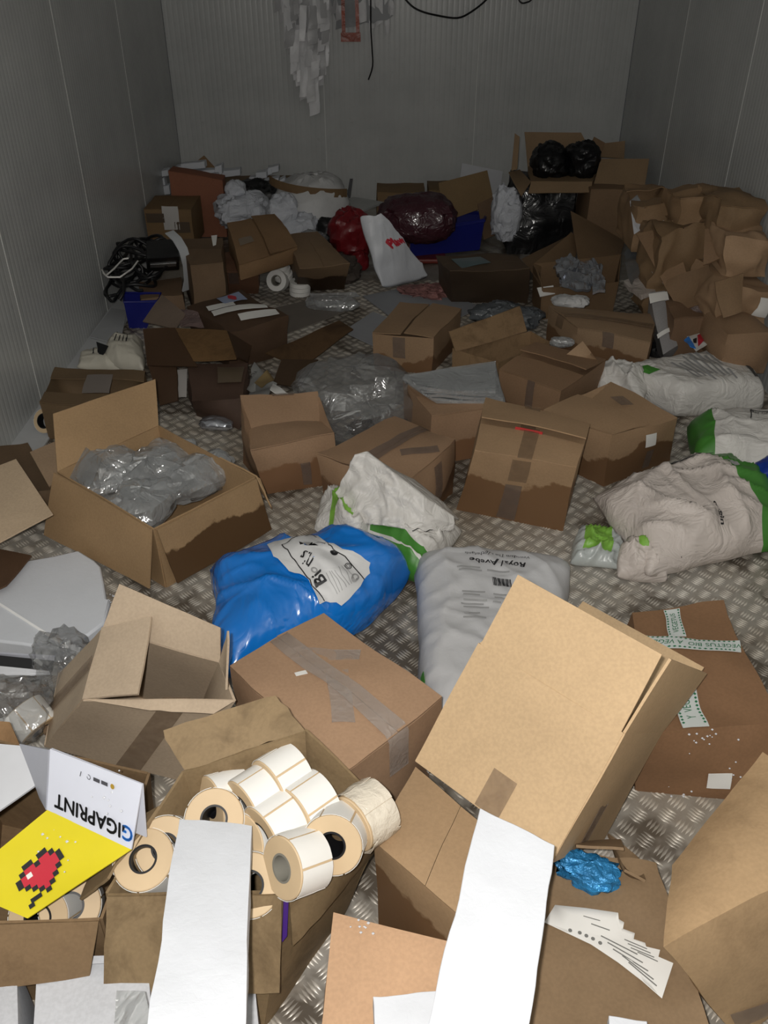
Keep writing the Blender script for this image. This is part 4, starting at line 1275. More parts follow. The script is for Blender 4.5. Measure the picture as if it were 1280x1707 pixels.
# ================================================================ MIDDLE CARTONS
top = quad([(399, 662), (530, 655), (557, 722), (416, 749)], [.21, .21, .19, .19])
carton('sagging brown carton with a caved in lid next to the open carton of bags', top, quad([(405, 772), None, (562, 806), (446, 824)], 0), (.34, .215, .13), wet=.10, seam='a', gap=.002, lift=(-.045, -.03), sink=.07, dent=.012, bulge=.014, wetf=.62, n=12,
       patches=[('tape', 2, .42, .36, .035, .09, M_tape), ('tape', 't', .55, .03, .08, .02, M_tape)])
top = quad([(531, 754), (660, 696), (761, 739), (674, 806)], .195)
carton('low brown carton with criss cross tape behind the folded white sack', top, drop(top, 0, .02), (.30, .19, .115), wet=.09, seam='a', gap=.004, lift=(.006, .002), sink=.02, dent=.014, bulge=.012, wetf=.5, tape=.05, tlen=.06, n=12,
       patches=[('tape', 2, .42, .5, .04, .16, M_tape), ('tape', 't', .55, .80, .14, .04, M_tape, .7)])
top = quad([(810, 664), (982, 708), (961, 780), (791, 751)], [.30, .30, .285, .285])
r28, h28, m28 = carton('upright brown carton with a jagged dark tide mark on its taped front', top, under(top, {2: (938, 886), 3: (760, 850)}), (.36, .235, .135), wet=.17, seam='a', gap=.006, lift=(.028, 0), sink=.02, dent=.006, bulge=.006, wetf=.55,
       patches=[('tape', 2, .52, .82, .055, .09, M_btape), ('tape', 2, .54, .32, .05, .17, M_tape), ('tape', 't', .50, .74, .05, .19, M_btape), ('tape', 't', .46, .25, .05, .18, M_btape)], n=10)
mesh_obj('red_tape', surf(MB(), lambda u, v: h28.topp(.34+.26*u, .50+.018*v, .033-.012*v), 6, 2, .001, side=-1), plain('red_tape', (.45, .03, .03), .4), r28)
top = quad([(906, 684), (1018, 637), (1128, 697), (1023, 727)], .20)
carton('brown carton with a white sticker and an open sloping lid beside the block shaped sack', top, under(top, {2: (1117, 768), 3: (1006, 812)}), (.33, .215, .125), wet=.11, seam='b', gap=.004, lift=(.004, -.035), sink=.05, dent=.008, bulge=.008, wetf=.45, n=10,
       patches=[('sticker', 2, .44, .72, .042, .055, M_paper), ('tape', 2, .42, .30, .03, .08, M_tape), ('tape', 't', .70, .45, .05, .06, M_tape, .3)])
top = quad([(834, 617), (893, 574), (1008, 600), (936, 653)], .17)
r30, h30, m30 = carton('brown carton with a raised flap and shiny tape behind the upright carton', top, drop(top, 0, .05), (.27, .165, .095), wet=.06, seam='b', gap=.05, lift=(.0, .02), sink=.03, dent=.009, bulge=.008, wetf=.6,
       patches=[('tape', 3, .45, .60, .035, .14, M_tape)])
mesh_obj('flap', sheet(MB(), [P(938, 596, .175), P(994, 600, .175), P(990, 594, .20), P(971, 569, .23)], .005, (4, 4), .004, 2), cardboard((.36, .24, .145), None, 0, 40), r30, smooth=40)
top = quad([(914, 512), (1092, 527), (1086, 571), (962, 546)], .17)
carton('dark lidded carton with a pale front and brown tape before the crumpled pile', top, drop(top, 0, .04), (.30, .20, .12), wet=.10, seam='a', gap=.003, lift=(.004, .002), tape=.05, tlen=.05, tmat=M_btape, dent=.010, bulge=.010, wetf=.55,
       patches=[('tape', 2, .58, .82, .05, .07, M_tape)])
# open carton with a tall tan flap
T = quad([(760, 556), (892, 548), (916, 570), (780, 592)], .17)
T2 = [P(755, 580, .14), P(885, 552, .14), P(915, 570, .14), P(830, 605, .14)]
open_carton('open carton with one broad tan flap standing up behind the stacked clear bags', T2, drop(T2, 0, .02), (.27, .175, .095), flaps=[[P(760, 586, .145), P(878, 552, .145), P(866, 510, .235), P(748, 553, .235)]], warp=.008, dirt=.5)
top = quad([(666, 505), (770, 517), (722, 565), (621, 557)], .165)
carton('small brown carton with a parted lid seam on the grey boards', top, drop(top, 0, .04), (.30, .195, .115), wet=.07, seam='b', gap=.05, lift=(.006, .012), sink=.03, dent=.007, wetf=.6,
       patches=[('tape', 2, .55, .7, .05, .09, M_tape)])
top = quad([(672, 634), (806, 622), (840, 676), (717, 694)], .20)
carton('brown carton carrying a stack of clear bags beside the crumpled film', top, drop(top, 0, .04), (.32, .20, .12), wet=.08, seam='a', gap=.006, lift=(-.01, .0), dent=.009, wetf=.7)
def bag_stack():
    root = thing('bag_stack', 'flat stack of clear plastic bags lying on a brown carton', 'plastic bag', P(755, 640, .2))
    for i in range(5):
        z = .208 + i*.011
        j = .004*math.sin(i*2.1)
        c = [P(672, 634-i*2, z)+V(j, 0, 0), P(826, 612-i*2, z), P(842+(-4*i), 672-i*4, z), P(728-i*8, 672-i*6, z)]
        mb = MB(); sheet(mb, c, .010, (16, 12), .012, i*1.3, freq=9)
        mesh_obj('bag', mb, M_milky, root, smooth=70)
bag_stack()
mb = MB(); blob(mb, P(592, 668, .12), .21, .20, .135, 6.6, .24, 5.0, (26, 16), .12, .3, .85, .14, jit=.05)
tag(mesh_obj('plastic_bag', mb, M_clear, smooth=26), 'large crumpled clear plastic bag on the floor between cartons', 'plastic bag')

# open carton filled with clear bags
def bag_carton():
    L_, Bk, R_, F_ = P(96, 786, .22), P(264, 709, .22), P(424, 796, .22), P(258, 881, .22)
    ctr = (L_+Bk+R_+F_)/4
    base = []
    for p in (L_, Bk, R_, F_): q = p + (ctr-p)*.06; base.append(V(q[0], q[1], 0))
    fl = [[L_, Bk, P(259, 632, .33), P(88, 691, .33)],
          [F_ + V(-.006, -.004, 0), L_ + V(-.006, -.004, 0), P(75, 891, .03), P(249, 981, .03)],
          [R_ + V(.004, -.006, 0), F_ + V(.008, -.008, 0), P(296, 972, .02), P(453, 882, .03)],
          [Bk*.35+R_*.65 + V(.005, .004, 0), R_ + V(.006, .002, 0), P(452, 850, .12), P(432, 800, .17)]]
    r, m = open_carton('open damp carton heaped with clear plastic bags, tall back flap up', [L_, Bk, R_, F_], base, (.36, .235, .125), wet=None, flaps=fl[:2], warp=.005)
    mw = cardboard((.36, .235, .125), .135, 0, 77, .28)
    for i, f in enumerate(fl[2:]):
        mesh_obj('flap', sheet(MB(), f, .005, (6, 6), .005, i*3.3, rag=.002), mw, r, smooth=35)
    rnd = random.Random(3)
    specs = [((190, 800), .15, .12, .10), ((250, 790), .16, .14, .11), ((310, 800), .15, .13, .10), ((240, 835), .16, .12, .08), ((180, 775), .19, .09, .09), ((345, 785), .16, .09, .08), ((280, 760), .15, .10, .09)]
    lbs = ['clear bag beside the stiff sleeve in the open carton', 'clear crinkled bag in the middle of the open carton', 'clear bag nearest the sagging carton in the open carton', 'clear bag at the front corner of the open carton', 'clear bag against the tall back flap of the open carton', 'smooth clear bag in the far corner of the open carton', 'clear bag at the back rim of the open carton']
    for i, ((x, y), z, a, b) in enumerate(specs):
        mb = MB(); blob(mb, P(x, y, z-.01), a, b, .05, i*2.7+1, .25, 7, (24, 14), .1, rnd.random()*2, .8, .18, jit=.07)
        tag(mesh_obj('plastic_bag', mb, M_milky, smooth=26), lbs[i], 'plastic bag', 'clear bags in the open carton')
    mb = MB(); sheet(mb, [P(117, 800, .20), P(150, 812, .21), P(170, 765, .27), P(143, 745, .27)], .0015, (8, 8), .01, 3)
    tag(mesh_obj('plastic_sleeve', mb, M_clear, smooth=60), 'stiff clear plastic sleeve sticking up at the rim of the open carton', 'plastic bag')
bag_carton()
mb = MB(); sheet(mb, [P(50, 755, .12), P(95, 735, .13), P(105, 790, .10), P(82, 812, .09)], .005, (4, 6), .004, 3)
tag(mesh_obj('cardboard_flap', mb, cardboard((.40, .28, .18), None, 0, 9), smooth=40), 'tan cardboard flap wedged behind the open carton of bags', 'cardboard')
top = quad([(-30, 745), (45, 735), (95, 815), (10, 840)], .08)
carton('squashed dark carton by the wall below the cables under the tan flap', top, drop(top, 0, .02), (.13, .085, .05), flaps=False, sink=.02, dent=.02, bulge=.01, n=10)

# ================================================================ LEFT SIDE, HALF WAY BACK
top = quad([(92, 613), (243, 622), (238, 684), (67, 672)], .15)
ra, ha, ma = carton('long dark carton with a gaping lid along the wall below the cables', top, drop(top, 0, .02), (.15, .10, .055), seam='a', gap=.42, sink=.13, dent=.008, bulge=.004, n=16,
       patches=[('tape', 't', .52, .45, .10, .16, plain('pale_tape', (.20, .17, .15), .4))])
label_roll('white hollow roll at the open end of the long dark carton', P(77, 702, .05), axis(-1.9, .5), R=.045, r=.028, w=.03, group='white rolls by the wall below the cables', nlab=3)
for lb, q, h, sd in (('small white printed bag lying flat by the wall below the cables', [(128, 622), (222, 625), (215, 600), (140, 597)], .07, 2.1), ('small white bag with black letters leaning on the flat bag', [(176, 620), (242, 632), (240, 585), (190, 583)], .12, 3.8)):
    sk = Sack([P(x, y, 0) for x, y in q], h, wr=.012, seed=sd, pu=3, pv=3, wob=.012, fr=13)
    root = thing('small_bag', lb, 'bag', P(q[0][0]+40, q[0][1]-15, 0))
    mesh_obj('body', sk.mesh(36, 26), plain('cream_bag', (.55, .52, .44), .45, bumps=(30, .4)), root, smooth=180)
    mb = MB()
    for k in range(4): uv_rect(sk, mb, .30+.10*k, .55, .025, .35, (1, 3))
    mesh_obj('lettering', mb, M_ink, root)
mb = MB(); sheet(mb, [P(150, 562, .012), P(186, 514, .012), P(212, 518, .012), P(200, 574, .012)], .004, (4, 4), .002, 3)
tag(mesh_obj('grey_board', mb, plain('pale_grey_board', (.40, .41, .42), .5)), 'pale grey board lying along the wall before the blue bin', 'board')
mb = MB(); sheet(mb, [P(161, 570, .10), P(181, 577, .10), P(172, 592, .07), P(165, 590, .07)], .003, (3, 3), .003, 3)
tag(mesh_obj('black_scrap', mb, M_black2), 'black pointed scrap above the small white bags', 'scrap')

# dark collapsed carton with hanging leg
def collapsed():
    root = thing('collapsed_box', 'soaked dark carton, collapsed, with one long hanging flap', 'box', P(330, 640, 0))
    md = cardboard((.06, .032, .016), None, 0, 11); m_lit = cardboard((.15, .085, .035), None, .5, 12)  # lid gets a lighter amber copy: its lit look is in the colour
    mesh_obj('body', sheet(MB(), [P(239, 550, .22), P(292, 547, .23), P(330, 612, .17), P(246, 610, .12)], .006, (8, 8), .012, 2), md, root, smooth=40)
    mesh_obj('lid', sheet(MB(), [P(291, 547, .23), P(378, 551, .22), P(394, 598, .20), P(322, 602, .18)], .006, (8, 6), .012, 3), m_lit, root, smooth=40)
    mesh_obj('flap', sheet(MB(), [P(246, 603, .13), P(292, 610, .14), P(296, 668, .02), P(268, 676, .01)], .006, (4, 8), .012, 4, rag=.004), md, root, smooth=40)
    mesh_obj('flap', sheet(MB(), [P(378, 551, .22), P(420, 575, .14), P(412, 605, .12), P(394, 598, .20)], .006, (4, 4), .012, 5), md, root, smooth=40)
collapsed()
top = quad([(312, 608), (412, 603), (402, 660), (318, 672)], [.15, .15, .11, .11])
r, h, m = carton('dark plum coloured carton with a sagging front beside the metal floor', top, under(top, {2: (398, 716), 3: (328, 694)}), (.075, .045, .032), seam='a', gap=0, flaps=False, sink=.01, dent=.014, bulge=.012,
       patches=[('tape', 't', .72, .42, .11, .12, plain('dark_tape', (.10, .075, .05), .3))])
mb = MB(); blob(mb, P(360, 706, .03), .065, .035, .022, 3, .2, 18, (30, 18), .2, -.1, .8, .15)
tag(mesh_obj('silver_pouch', mb, M_silver, smooth=60), 'shiny silver pouch under the plum coloured carton', 'pouch')
mb = MB(); sheet(mb, [P(293, 617, .10), P(312, 615, .10), P(311, 662, .01), P(296, 662, .01)], .004, (3, 4), .003, 3)
tag(mesh_obj('pale_board', mb, plain('pale_board', (.34, .32, .30), .6)), 'pale upright board behind the hanging dark flap', 'board')
for i, (lb, px, z, a) in enumerate([('grey printed paper scrap with big letters on the paper heap', [(412, 650), (425, 604), (440, 622), (420, 655)], .09, 0), ('crumpled grey paper at the bottom of the paper heap', [(405, 665), (440, 630), (462, 640), (440, 668)], .05, 1), ('tan paper strip on the paper heap', [(425, 640), (446, 618), (456, 630), (436, 646)], .10, 2), ('white paper corner sticking out of the paper heap', [(455, 640), (480, 655), (472, 664), (450, 650)], .06, 3)]):
    mb = MB(); sheet(mb, [P(x, y, z+.02*(k % 2)) for k, (x, y) in enumerate(px)], .003, (6, 6), .014, i*3.1, freq=18)
    o = tag(mesh_obj('paper_scrap', mb, [plain('grey_paper', (.26, .26, .25), .6), plain('grey_paper', (.26, .26, .25), .6), plain('tan_paper', (.20, .14, .06), .6), M_paper][i], smooth=60), lb, 'paper', 'paper heap behind the sagging carton')
    if i == 0:
        c = P(422, 628, .118); e1 = unit(P(435, 620, .118)-P(418, 640, .118)); e2 = unit(np.cross(V(0, 0, 1), e1)); t = MB()
        write_on(t, 'EXTRA', .024, lambda x, y: c + e1*x + e2*y + V(0, 0, .008))
        mesh_obj('lettering', t, M_ink, o)

# labelled dark carton
top = quad([(312, 508), (402, 484), (477, 527), (380, 553)], .18)
M_sb = plain('blue_sticker', (.30, .36, .52), .4)
r, h, m = carton('dark carton with several white stickers on its lid', top, drop(top, 0, .04), (.085, .05, .03), seam='b', gap=0, flaps=False, sink=0, dent=.014, bulge=.014, n=12,
       patches=[('sticker', 't', .66, .22, .115, .10, M_sb, .1), ('sticker', 't', .36, .36, .12, .055, M_paper, .35), ('sticker', 't', .50, .58, .24, .055, M_paper, .35), ('sticker', 't', .62, .83, .17, .055, M_paper, .25)])
mesh_obj('red_spot', surf(MB(), lambda a, b: h.topp(.66+(.5-a)*.13, .22+(b-.5)*.2*math.sin(math.pi*max(.02, min(.98, a))), .011), 8, 3, .001), plain('red_ink', (.50, .02, .04), .4), r)
mb = MB(); sheet(mb, [P(238, 536, .14), P(271, 493, .20), P(308, 522, .20), P(291, 548, .17)], .005, (6, 6), .008, 5)
tag(mesh_obj('cardboard_flap', mb, cardboard((.20, .15, .115), None, 0, 15), smooth=40), 'greyish tan cardboard flap between the blue bin and the stickered carton', 'cardboard')
mb = MB(); sheet(mb, [P(300, 515, .19), P(330, 520, .20), P(340, 545, .19), P(300, 545, .18)], .002, (8, 8), .012, 5, freq=16)
tag(mesh_obj('plastic_film', mb, film('brownish_film', (.22, .15, .14), .7, .2, 16), smooth=60), 'brownish film bunched against the stickered carton', 'plastic film')
# blue bin
def bin_():
    root = thing('blue_bin', 'small dark blue plastic bin under the black cables', 'bin', P(238, 545, 0))
    B = [P(216, 534, 0), P(248, 534, 0), P(244, 547, 0), P(216, 547, 0)]
    T = [P(205, 488, .135), P(268, 489, .135), P(262, 502, .135), P(207, 504, .135)]
    mb = MB()
    for i in range(4): sheet(mb, [T[i], T[(i+1) % 4], B[(i+1) % 4], B[i]], .004, (2, 2))
    sheet(mb, [b + V(0, 0, .003) for b in B], .004, (1, 1))
    mesh_obj('body', mb, M_bluebin, root)
    mesh_obj('rim', MB().tube(T + [T[0]], .006, 6), M_bluebin, root)
bin_()
# cables
def cables():
    rnd = random.Random(12)
    c = P(232, 470, .16)
    top = quad([(232, 470), (300, 462), (305, 492), (235, 498)], .13)
    carton('low brown carton under the tangle of black cables', top, drop(top, 0, 0), (.20, .13, .08), flaps=False, sink=0, dent=.012)
    spots = [((195, 430), (60, 45)), ((230, 420), (70, 35)), ((205, 455), (55, 35)), ((250, 440), (60, 40)), ((190, 475), (30, 45)), ((225, 465), (60, 30)), ((255, 410), (50, 25)), ((215, 440), (80, 50))]
    lbs = ['black cable looped on the wall side of the tangle', 'black cable arching over the top of the tangle', 'black cable coiled low in the tangle', 'black cable bundled beside the black device', 'black cable hanging down to the floor by the blue bin', 'black cable drooping over the low brown carton', 'thick black cable lying on the black device', 'black cable wound through the whole tangle']
    for i, ((x, y), (w, h)) in enumerate(spots):
        pts = []
        n = 46; a, b, d = rnd.random()*6, rnd.random()*6, rnd.random()*6
        for k in range(n):
            t = k/(n-1)*math.pi*(4+rnd.random()*.02)
            px = x + w*.5*math.cos(t+a)*(1-.2*math.sin(t*1.7+b)); py = y + h*.5*math.sin(t+a)+6*math.sin(2.3*t+d)
            z = .20 + .05*math.sin(t*.9+d) + (440-py)*.0012
            q = P(px, py, max(z, .14)); q[0] = max(q[0], XL+.03); pts.append(q)
        tag(mesh_obj('black_cable', MB().tube(pts, .0075, 7), M_black2, smooth=60), lbs[i], 'cable', 'tangle of black cables')
    mb = MB(); Hx = Hexa([P(243, 402, .33), P(296, 398, .33), P(299, 428, .31), P(245, 432, .31)], [P(243, 430, .18), P(296, 427, .18), P(299, 450, .18), P(245, 453, .18)], .004, .004, 3)
    o = tag(mesh_obj('black_device', Hx.mesh(4), M_black2, bevel=.006), 'flat black device lying among the cables', 'device')
    mesh_obj('silver_edge', surf(MB(), lambda u, v: Hx.side(2, .1+.8*u, .35+.25*v, .004), 4, 1, .002), plain('silver_strip', (.4, .4, .4), .3, metal=.6), o)
    for lb, pp in (('thin white cable curling through the black tangle', [(172, 455), (180, 462), (200, 462), (220, 448), (232, 432)]), ('short white cable looped at the wall end of the tangle', [(170, 450), (176, 460), (190, 448), (205, 432), (216, 430)])):
        pts = [P(x, y, .30) for x, y in pp]
        sm = []
        for k in range(len(pts)-1):
            for t in np.linspace(0, 1, 6)[:-1]: sm.append(pts[k]*(1-t)+pts[k+1]*t)
        tag(mesh_obj('white_cable', MB().tube(sm, .004, 6), M_paper, smooth=60), lb, 'cable')
    path = [(283, 386), (296, 398), (306, 415), (313, 440), (315, 465), (311, 484)]
    zz = [.38, .36, .32, .25, .17, .11]
    rows = [(P(x-8, y+3, z), P(x+6, y-2, z)) for (x, y), z in zip(path, zz)]
    o = tag(mesh_obj('white_strap', ribbon(MB(), rows, .003), plain('white_band', (.52, .54, .56), .5), smooth=60), 'white flat strap falling from the black device', 'strap')
cables()

# ================================================================ BACK LEFT HEAP
def dbox(label, a, b, yb, Y, depth, col, wet=None, **kw):
    """carton seen from its front: top corners a, b and bottom row yb at depth Y"""
    A, B = D(a[0], a[1], Y), D(b[0], b[1], Y); C1, C2 = D(b[0], yb, Y), D(a[0], yb, Y)
    z0 = max(0, min(C1[2], C2[2]))
    n = V(-(B-A)[1], (B-A)[0], 0); n = unit(n)*depth
    top = [A+n, B+n, B, A]
    for p in top: p[0] = min(max(p[0], XL+.02), XR-.02); p[1] = min(p[1], YB-.02); base = [V(p[0], p[1], z0) for p in top]
    return carton(label, top, base, col, wet, **kw)
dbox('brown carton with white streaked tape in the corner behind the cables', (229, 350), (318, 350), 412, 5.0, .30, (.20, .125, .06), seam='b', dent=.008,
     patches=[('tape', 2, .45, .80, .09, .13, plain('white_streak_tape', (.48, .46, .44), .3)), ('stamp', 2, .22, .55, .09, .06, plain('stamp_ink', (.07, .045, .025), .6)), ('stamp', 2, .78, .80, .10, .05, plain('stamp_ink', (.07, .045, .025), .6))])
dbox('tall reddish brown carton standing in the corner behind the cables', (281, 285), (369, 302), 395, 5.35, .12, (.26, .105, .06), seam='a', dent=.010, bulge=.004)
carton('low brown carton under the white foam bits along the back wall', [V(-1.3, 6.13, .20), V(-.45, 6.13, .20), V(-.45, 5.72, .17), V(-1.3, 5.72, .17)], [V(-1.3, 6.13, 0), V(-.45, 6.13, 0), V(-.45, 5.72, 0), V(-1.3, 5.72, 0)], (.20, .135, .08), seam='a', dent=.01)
bits = [(268, 290, 24, 8, 5.6), (265, 305, 20, 9, 5.6), (270, 318, 26, 12, 5.6), (322, 277, 40, 8, 5.75), (300, 281, 18, 7, 5.8), (335, 291, 46, 9, 5.75), (364, 284, 12, 12, 5.75), (385, 289, 30, 8, 5.8), (350, 297, 26, 9, 5.7), (436, 293, 18, 8, 5.85), (455, 283, 18, 8, 5.9), (446, 288, 15, 7, 5.9), (452, 304, 26, 8, 5.8), (470, 304, 9, 9, 5.75), (480, 304, 10, 8, 5.75), (425, 300, 20, 8, 5.85)]
for i, (x, y, w, h, Y) in enumerate(bits):
    s = Y/ _c / FPX*1.0
    a, b = D(x-w/2, y+2, Y), D(x+w/2, y-2, Y)
    e = unit(b-a)
    hx = Hexa([a+V(0,.07,h*s/2), b+V(0,.07,h*s/2), b+V(0,0,h*s/2), a+V(0,0,h*s/2)], [a+V(0,.07,-h*s/2), b+V(0,.07,-h*s/2), b+V(0,0,-h*s/2), a+V(0,0,-h*s/2)], 0, .006, i*1.1, 0, 12)
    tag(mesh_obj('foam_bit', hx.mesh(4), M_foam, smooth=40, bevel=.004), 'small white foam bit on the heap in the corner behind the cables', 'foam', 'white foam bits in the corner behind the cables')
mb = MB(); sheet(mb, [D(310, 283, 5.95), D(340, 259, 5.95), D(362, 283, 5.95), D(336, 300, 5.95)], .006, (3, 3), .004, 3)
tag(mesh_obj('cardboard_flap', mb, cardboard((.24, .15, .08), None, 0, 25)), 'pointed brown cardboard corner rising above the foam bits', 'cardboard')

def heap_bag(name, label, px, z, r, rot, mat, seed, cat='bag', amp=.22, fr=6, crease=.20, flat=.1, sq=.85, n=(40, 24), jit=.035):
    mb = MB(); blob(mb, P(px[0], px[1], z), r[0], r[1], r[2], seed, amp, fr, n, flat, rot, sq, crease, jit=jit)
    return tag(mesh_obj(name, mb, mat, smooth=34), label, cat)
heap_bag('white_bag', 'knotted white cloth bag beside the reddish corner carton', (402, 352), .19, (.16, .13, .10), .1, M_cloth, 2.0)
heap_bag('bag_knot', 'gathered white knot on top of the cloth bag', (393, 316), .31, (.06, .06, .05), .1, M_cloth, 3.0)
heap_bag('black_cloth', 'black cloth heap behind the white cloth bag', (440, 332), .15, (.19, .17, .11), 0, M_black2, 4.0, 'cloth')
heap_bag('white_sack', 'big round white sack with a brown band at the back wall', (520, 350), .18, (.24, .24, .21), 0, plain('dull_white_sack', (.56, .56, .56), .6, bumps=(14, .4, .01)), 5.0, 'sack', .08, 4, .05)
rows = []
for k in range(15):
    t = -1.25 + 2.3*k/14
    c = P(520, 350, .18); q = c + V(.25*math.sin(t), -.25*math.cos(t)*.75, .13-.05*t*.6)
    rows.append((q, q + V(0, .012, .045)))
tag(mesh_obj('brown_band', ribbon(MB(), rows, .004), cardboard((.16, .10, .05), None, 0, 26)), 'curved brown cardboard band around the big round sack', 'band')
heap_bag('white_bag', 'crumpled bluish white bag in front of the big round sack', (470, 352), .24, (.09, .08, .10), .3, M_cloth, 6.0)
heap_bag('white_bag', 'flattened white bag below the big round sack', (500, 380), .14, (.14, .10, .08), .2, M_cloth, 7.0)
heap_bag('black_box_lump', 'black plastic lump beside the red bag', (545, 383), .17, (.06, .06, .07), .2, M_black2, 8.0)
heap_bag('clear_bag', 'greyish clear bag squeezed below the white bags', (520, 400), .13, (.08, .07, .05), .2, M_milky, 8.8, 'plastic bag')
heap_bag('red_bag', 'red and clear plastic bag behind the white bag with red writing', (588, 390), .18, (.12, .11, .13), .2, M_red, 9.0, 'plastic bag')
heap_bag('red_bag', 'small red plastic bundle at the foot of the red bag', (600, 435), .07, (.05, .05, .05), .2, M_red, 9.6, 'plastic bag')
mb = MB(); sheet(mb, [V(D(575, 345, 5.7)[0]-.02, 5.7, 0), D(583, 298, 5.7), D(588, 298, 5.7), V(D(582, 345, 5.7)[0]-.02, 5.7, 0)], .01, (2, 4), .002, 3)
tag(mesh_obj('dark_stick', mb, plain('dark_stick', (.06, .06, .065), .5)), 'dark upright stick behind the red bag', 'stick')
for i, (lb, q, Y) in enumerate((('pale round tray lying at the back wall', [(555, 340), (590, 330), (640, 338), (605, 352)], .20),)):
    mb = MB(); sheet(mb, [P(x, y, Y) for x, y in q], .012, (4, 4), .004, 2)
    tag(mesh_obj('round_tray', mb, plain('round_tray', (.40, .41, .40), .5)), lb, 'tray')
heap_bag('white_bag', 'dark lump standing in for shade beside the white bag with red writing', (560, 450), .07, (.13, .10, .07), .2, plain('shade_and_scrap_brown', (.07, .055, .045), .8), 10.0, 'bundle')  # dark lump put in for the shaded spot beside the bag
# cartons of the heap beside the cables
top = quad([(378, 375), (458, 356), (497, 412), (400, 442)], [.33, .33, .24, .24])
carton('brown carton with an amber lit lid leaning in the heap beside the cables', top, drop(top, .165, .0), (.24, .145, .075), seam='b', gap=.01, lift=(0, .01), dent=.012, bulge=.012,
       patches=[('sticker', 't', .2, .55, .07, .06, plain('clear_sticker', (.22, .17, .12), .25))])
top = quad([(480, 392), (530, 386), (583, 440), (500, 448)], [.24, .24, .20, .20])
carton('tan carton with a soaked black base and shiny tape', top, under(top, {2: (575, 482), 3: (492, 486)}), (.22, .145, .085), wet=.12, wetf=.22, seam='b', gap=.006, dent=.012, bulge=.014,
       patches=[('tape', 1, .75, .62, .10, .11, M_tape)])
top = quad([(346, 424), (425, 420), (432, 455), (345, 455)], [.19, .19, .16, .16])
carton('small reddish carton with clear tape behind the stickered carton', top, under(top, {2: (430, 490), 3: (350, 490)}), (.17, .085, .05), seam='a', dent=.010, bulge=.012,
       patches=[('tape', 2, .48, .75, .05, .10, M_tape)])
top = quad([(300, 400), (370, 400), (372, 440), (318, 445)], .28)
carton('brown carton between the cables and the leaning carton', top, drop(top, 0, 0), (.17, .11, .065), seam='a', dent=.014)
mb = MB(); sheet(mb, [P(352, 393, .34), P(362, 392, .34), P(360, 408, .32), P(355, 410, .32)], .002, (2, 2))
tag(mesh_obj('white_tag', mb, M_paper), 'small white tag on the carton between cables and leaning carton', 'tag')
def tape_roll(lb, c, ax, R, r, w):
    c, ax = V(*c), unit(V(*ax)); a = unit(np.cross(ax, V(.2, .9, .3))); b = np.cross(ax, a); n = 32
    root = thing('tape_roll', lb, 'tape roll', c, 'white tape rolls on the floor')
    vs = []
    prof = [(r, -w/2), (R, -w/2), (R, w/2), (r, w/2)]
    for rad, h in prof: vs += [c + a*rad*math.cos(q) + b*rad*math.sin(q) + ax*h for q in [2*math.pi*i/n for i in range(n)]]
    mesh_obj('tape', MB().add(vs, [(k*n+i, k*n+(i+1) % n, ((k+1) % 4)*n+(i+1) % n, ((k+1) % 4)*n+i) for k in range(4) for i in range(n)]), M_paper, root, smooth=40)
    vs = []
    for rad, h in [(r+.001, -w/2-.001), (r+.001, w/2+.001), (r-.004, w/2+.001), (r-.004, -w/2-.001)]: vs += [c + a*rad*math.cos(q) + b*rad*math.sin(q) + ax*h for q in [2*math.pi*i/n for i in range(n)]]
    mesh_obj('core', MB().add(vs, [(k*n+i, k*n+(i+1) % n, ((k+1) % 4)*n+(i+1) % n, ((k+1) % 4)*n+i) for k in range(4) for i in range(n)]), plain('grey_core', (.20, .19, .16), .7), root, smooth=40)
tape_roll('white tape roll standing on edge, hole facing out', P(463, 468, .055), (-.25, -.9, .35), .055, .028, .045)
for k in range(3): tape_roll('flat tape roll in the low stack, %s' % ('bottom one', 'middle one', 'top one')[k], P(500, 490, 0) + V(.002*k, 0, .012+.023*k), (.05, -.05, 1), .055, .03, .021)
for k in range(4): tape_roll('tilted tape roll in the stack behind the standing roll, %s' % ('lowest', 'second up', 'third up', 'topmost')[k], P(472, 460, .07) + V(-.004*k, .012, .026*k), (-.1, -.35, 1), .05 - .006*k, .026, .022)
# clear tray and bag
heap_bag('clear_bag', 'clear bag lying on the bare floor before the tape rolls', (556, 506), .025, (.13, .07, .035), -.1, M_milky, 12.0, 'plastic bag', .2, 8, .1, .3)
mb = MB(); sheet(mb, [P(515, 490, .06), P(592, 488, .06), P(600, 494, .05), P(520, 497, .05)], .008, (8, 2), .004, 3)
tag(mesh_obj('clear_tray', mb, M_milky), 'long clear plastic strip on the clear floor bag', 'plastic film')
# grey boards on the floor
for lb, q, z, cc in (('large pale grey board flat on the floor by the small parted carton', [(605, 494), (688, 477), (804, 511), (760, 532), (660, 535)], .008, (.27, .28, .30)), ('second pale grey board sliding under the small carton', [(572, 553), (622, 520), (680, 545), (640, 585)], .012, (.30, .31, .33)), ('brownish board on the bare floor behind the crumpled film', [(430, 520), (520, 500), (575, 520), (470, 560)], .004, (.16, .14, .12))):
    mb = MB(); poly_board(mb, [P(x, y, z) for x, y in q][::-1], .005)
    tag(mesh_obj('flat_board', mb, plain('grey_board_%d' % len(MATS), cc, .6)), lb, 'board')
mb = MB(); sheet(mb, [P(442, 590, .10), P(565, 535, .12), P(588, 552, .11), P(500, 612, .05)], .006, (10, 6), .014, 3)
tag(mesh_obj('cardboard_flap', mb, cardboard((.085, .048, .022), None, .6, 28), smooth=40), 'long dark soaked cardboard flap behind the large crumpled bag', 'cardboard')
mb = MB(); sheet(mb, [P(455, 640, .02), P(470, 600, .08), P(530, 600, .07), P(500, 645, .02)], .006, (6, 6), .014, 6)
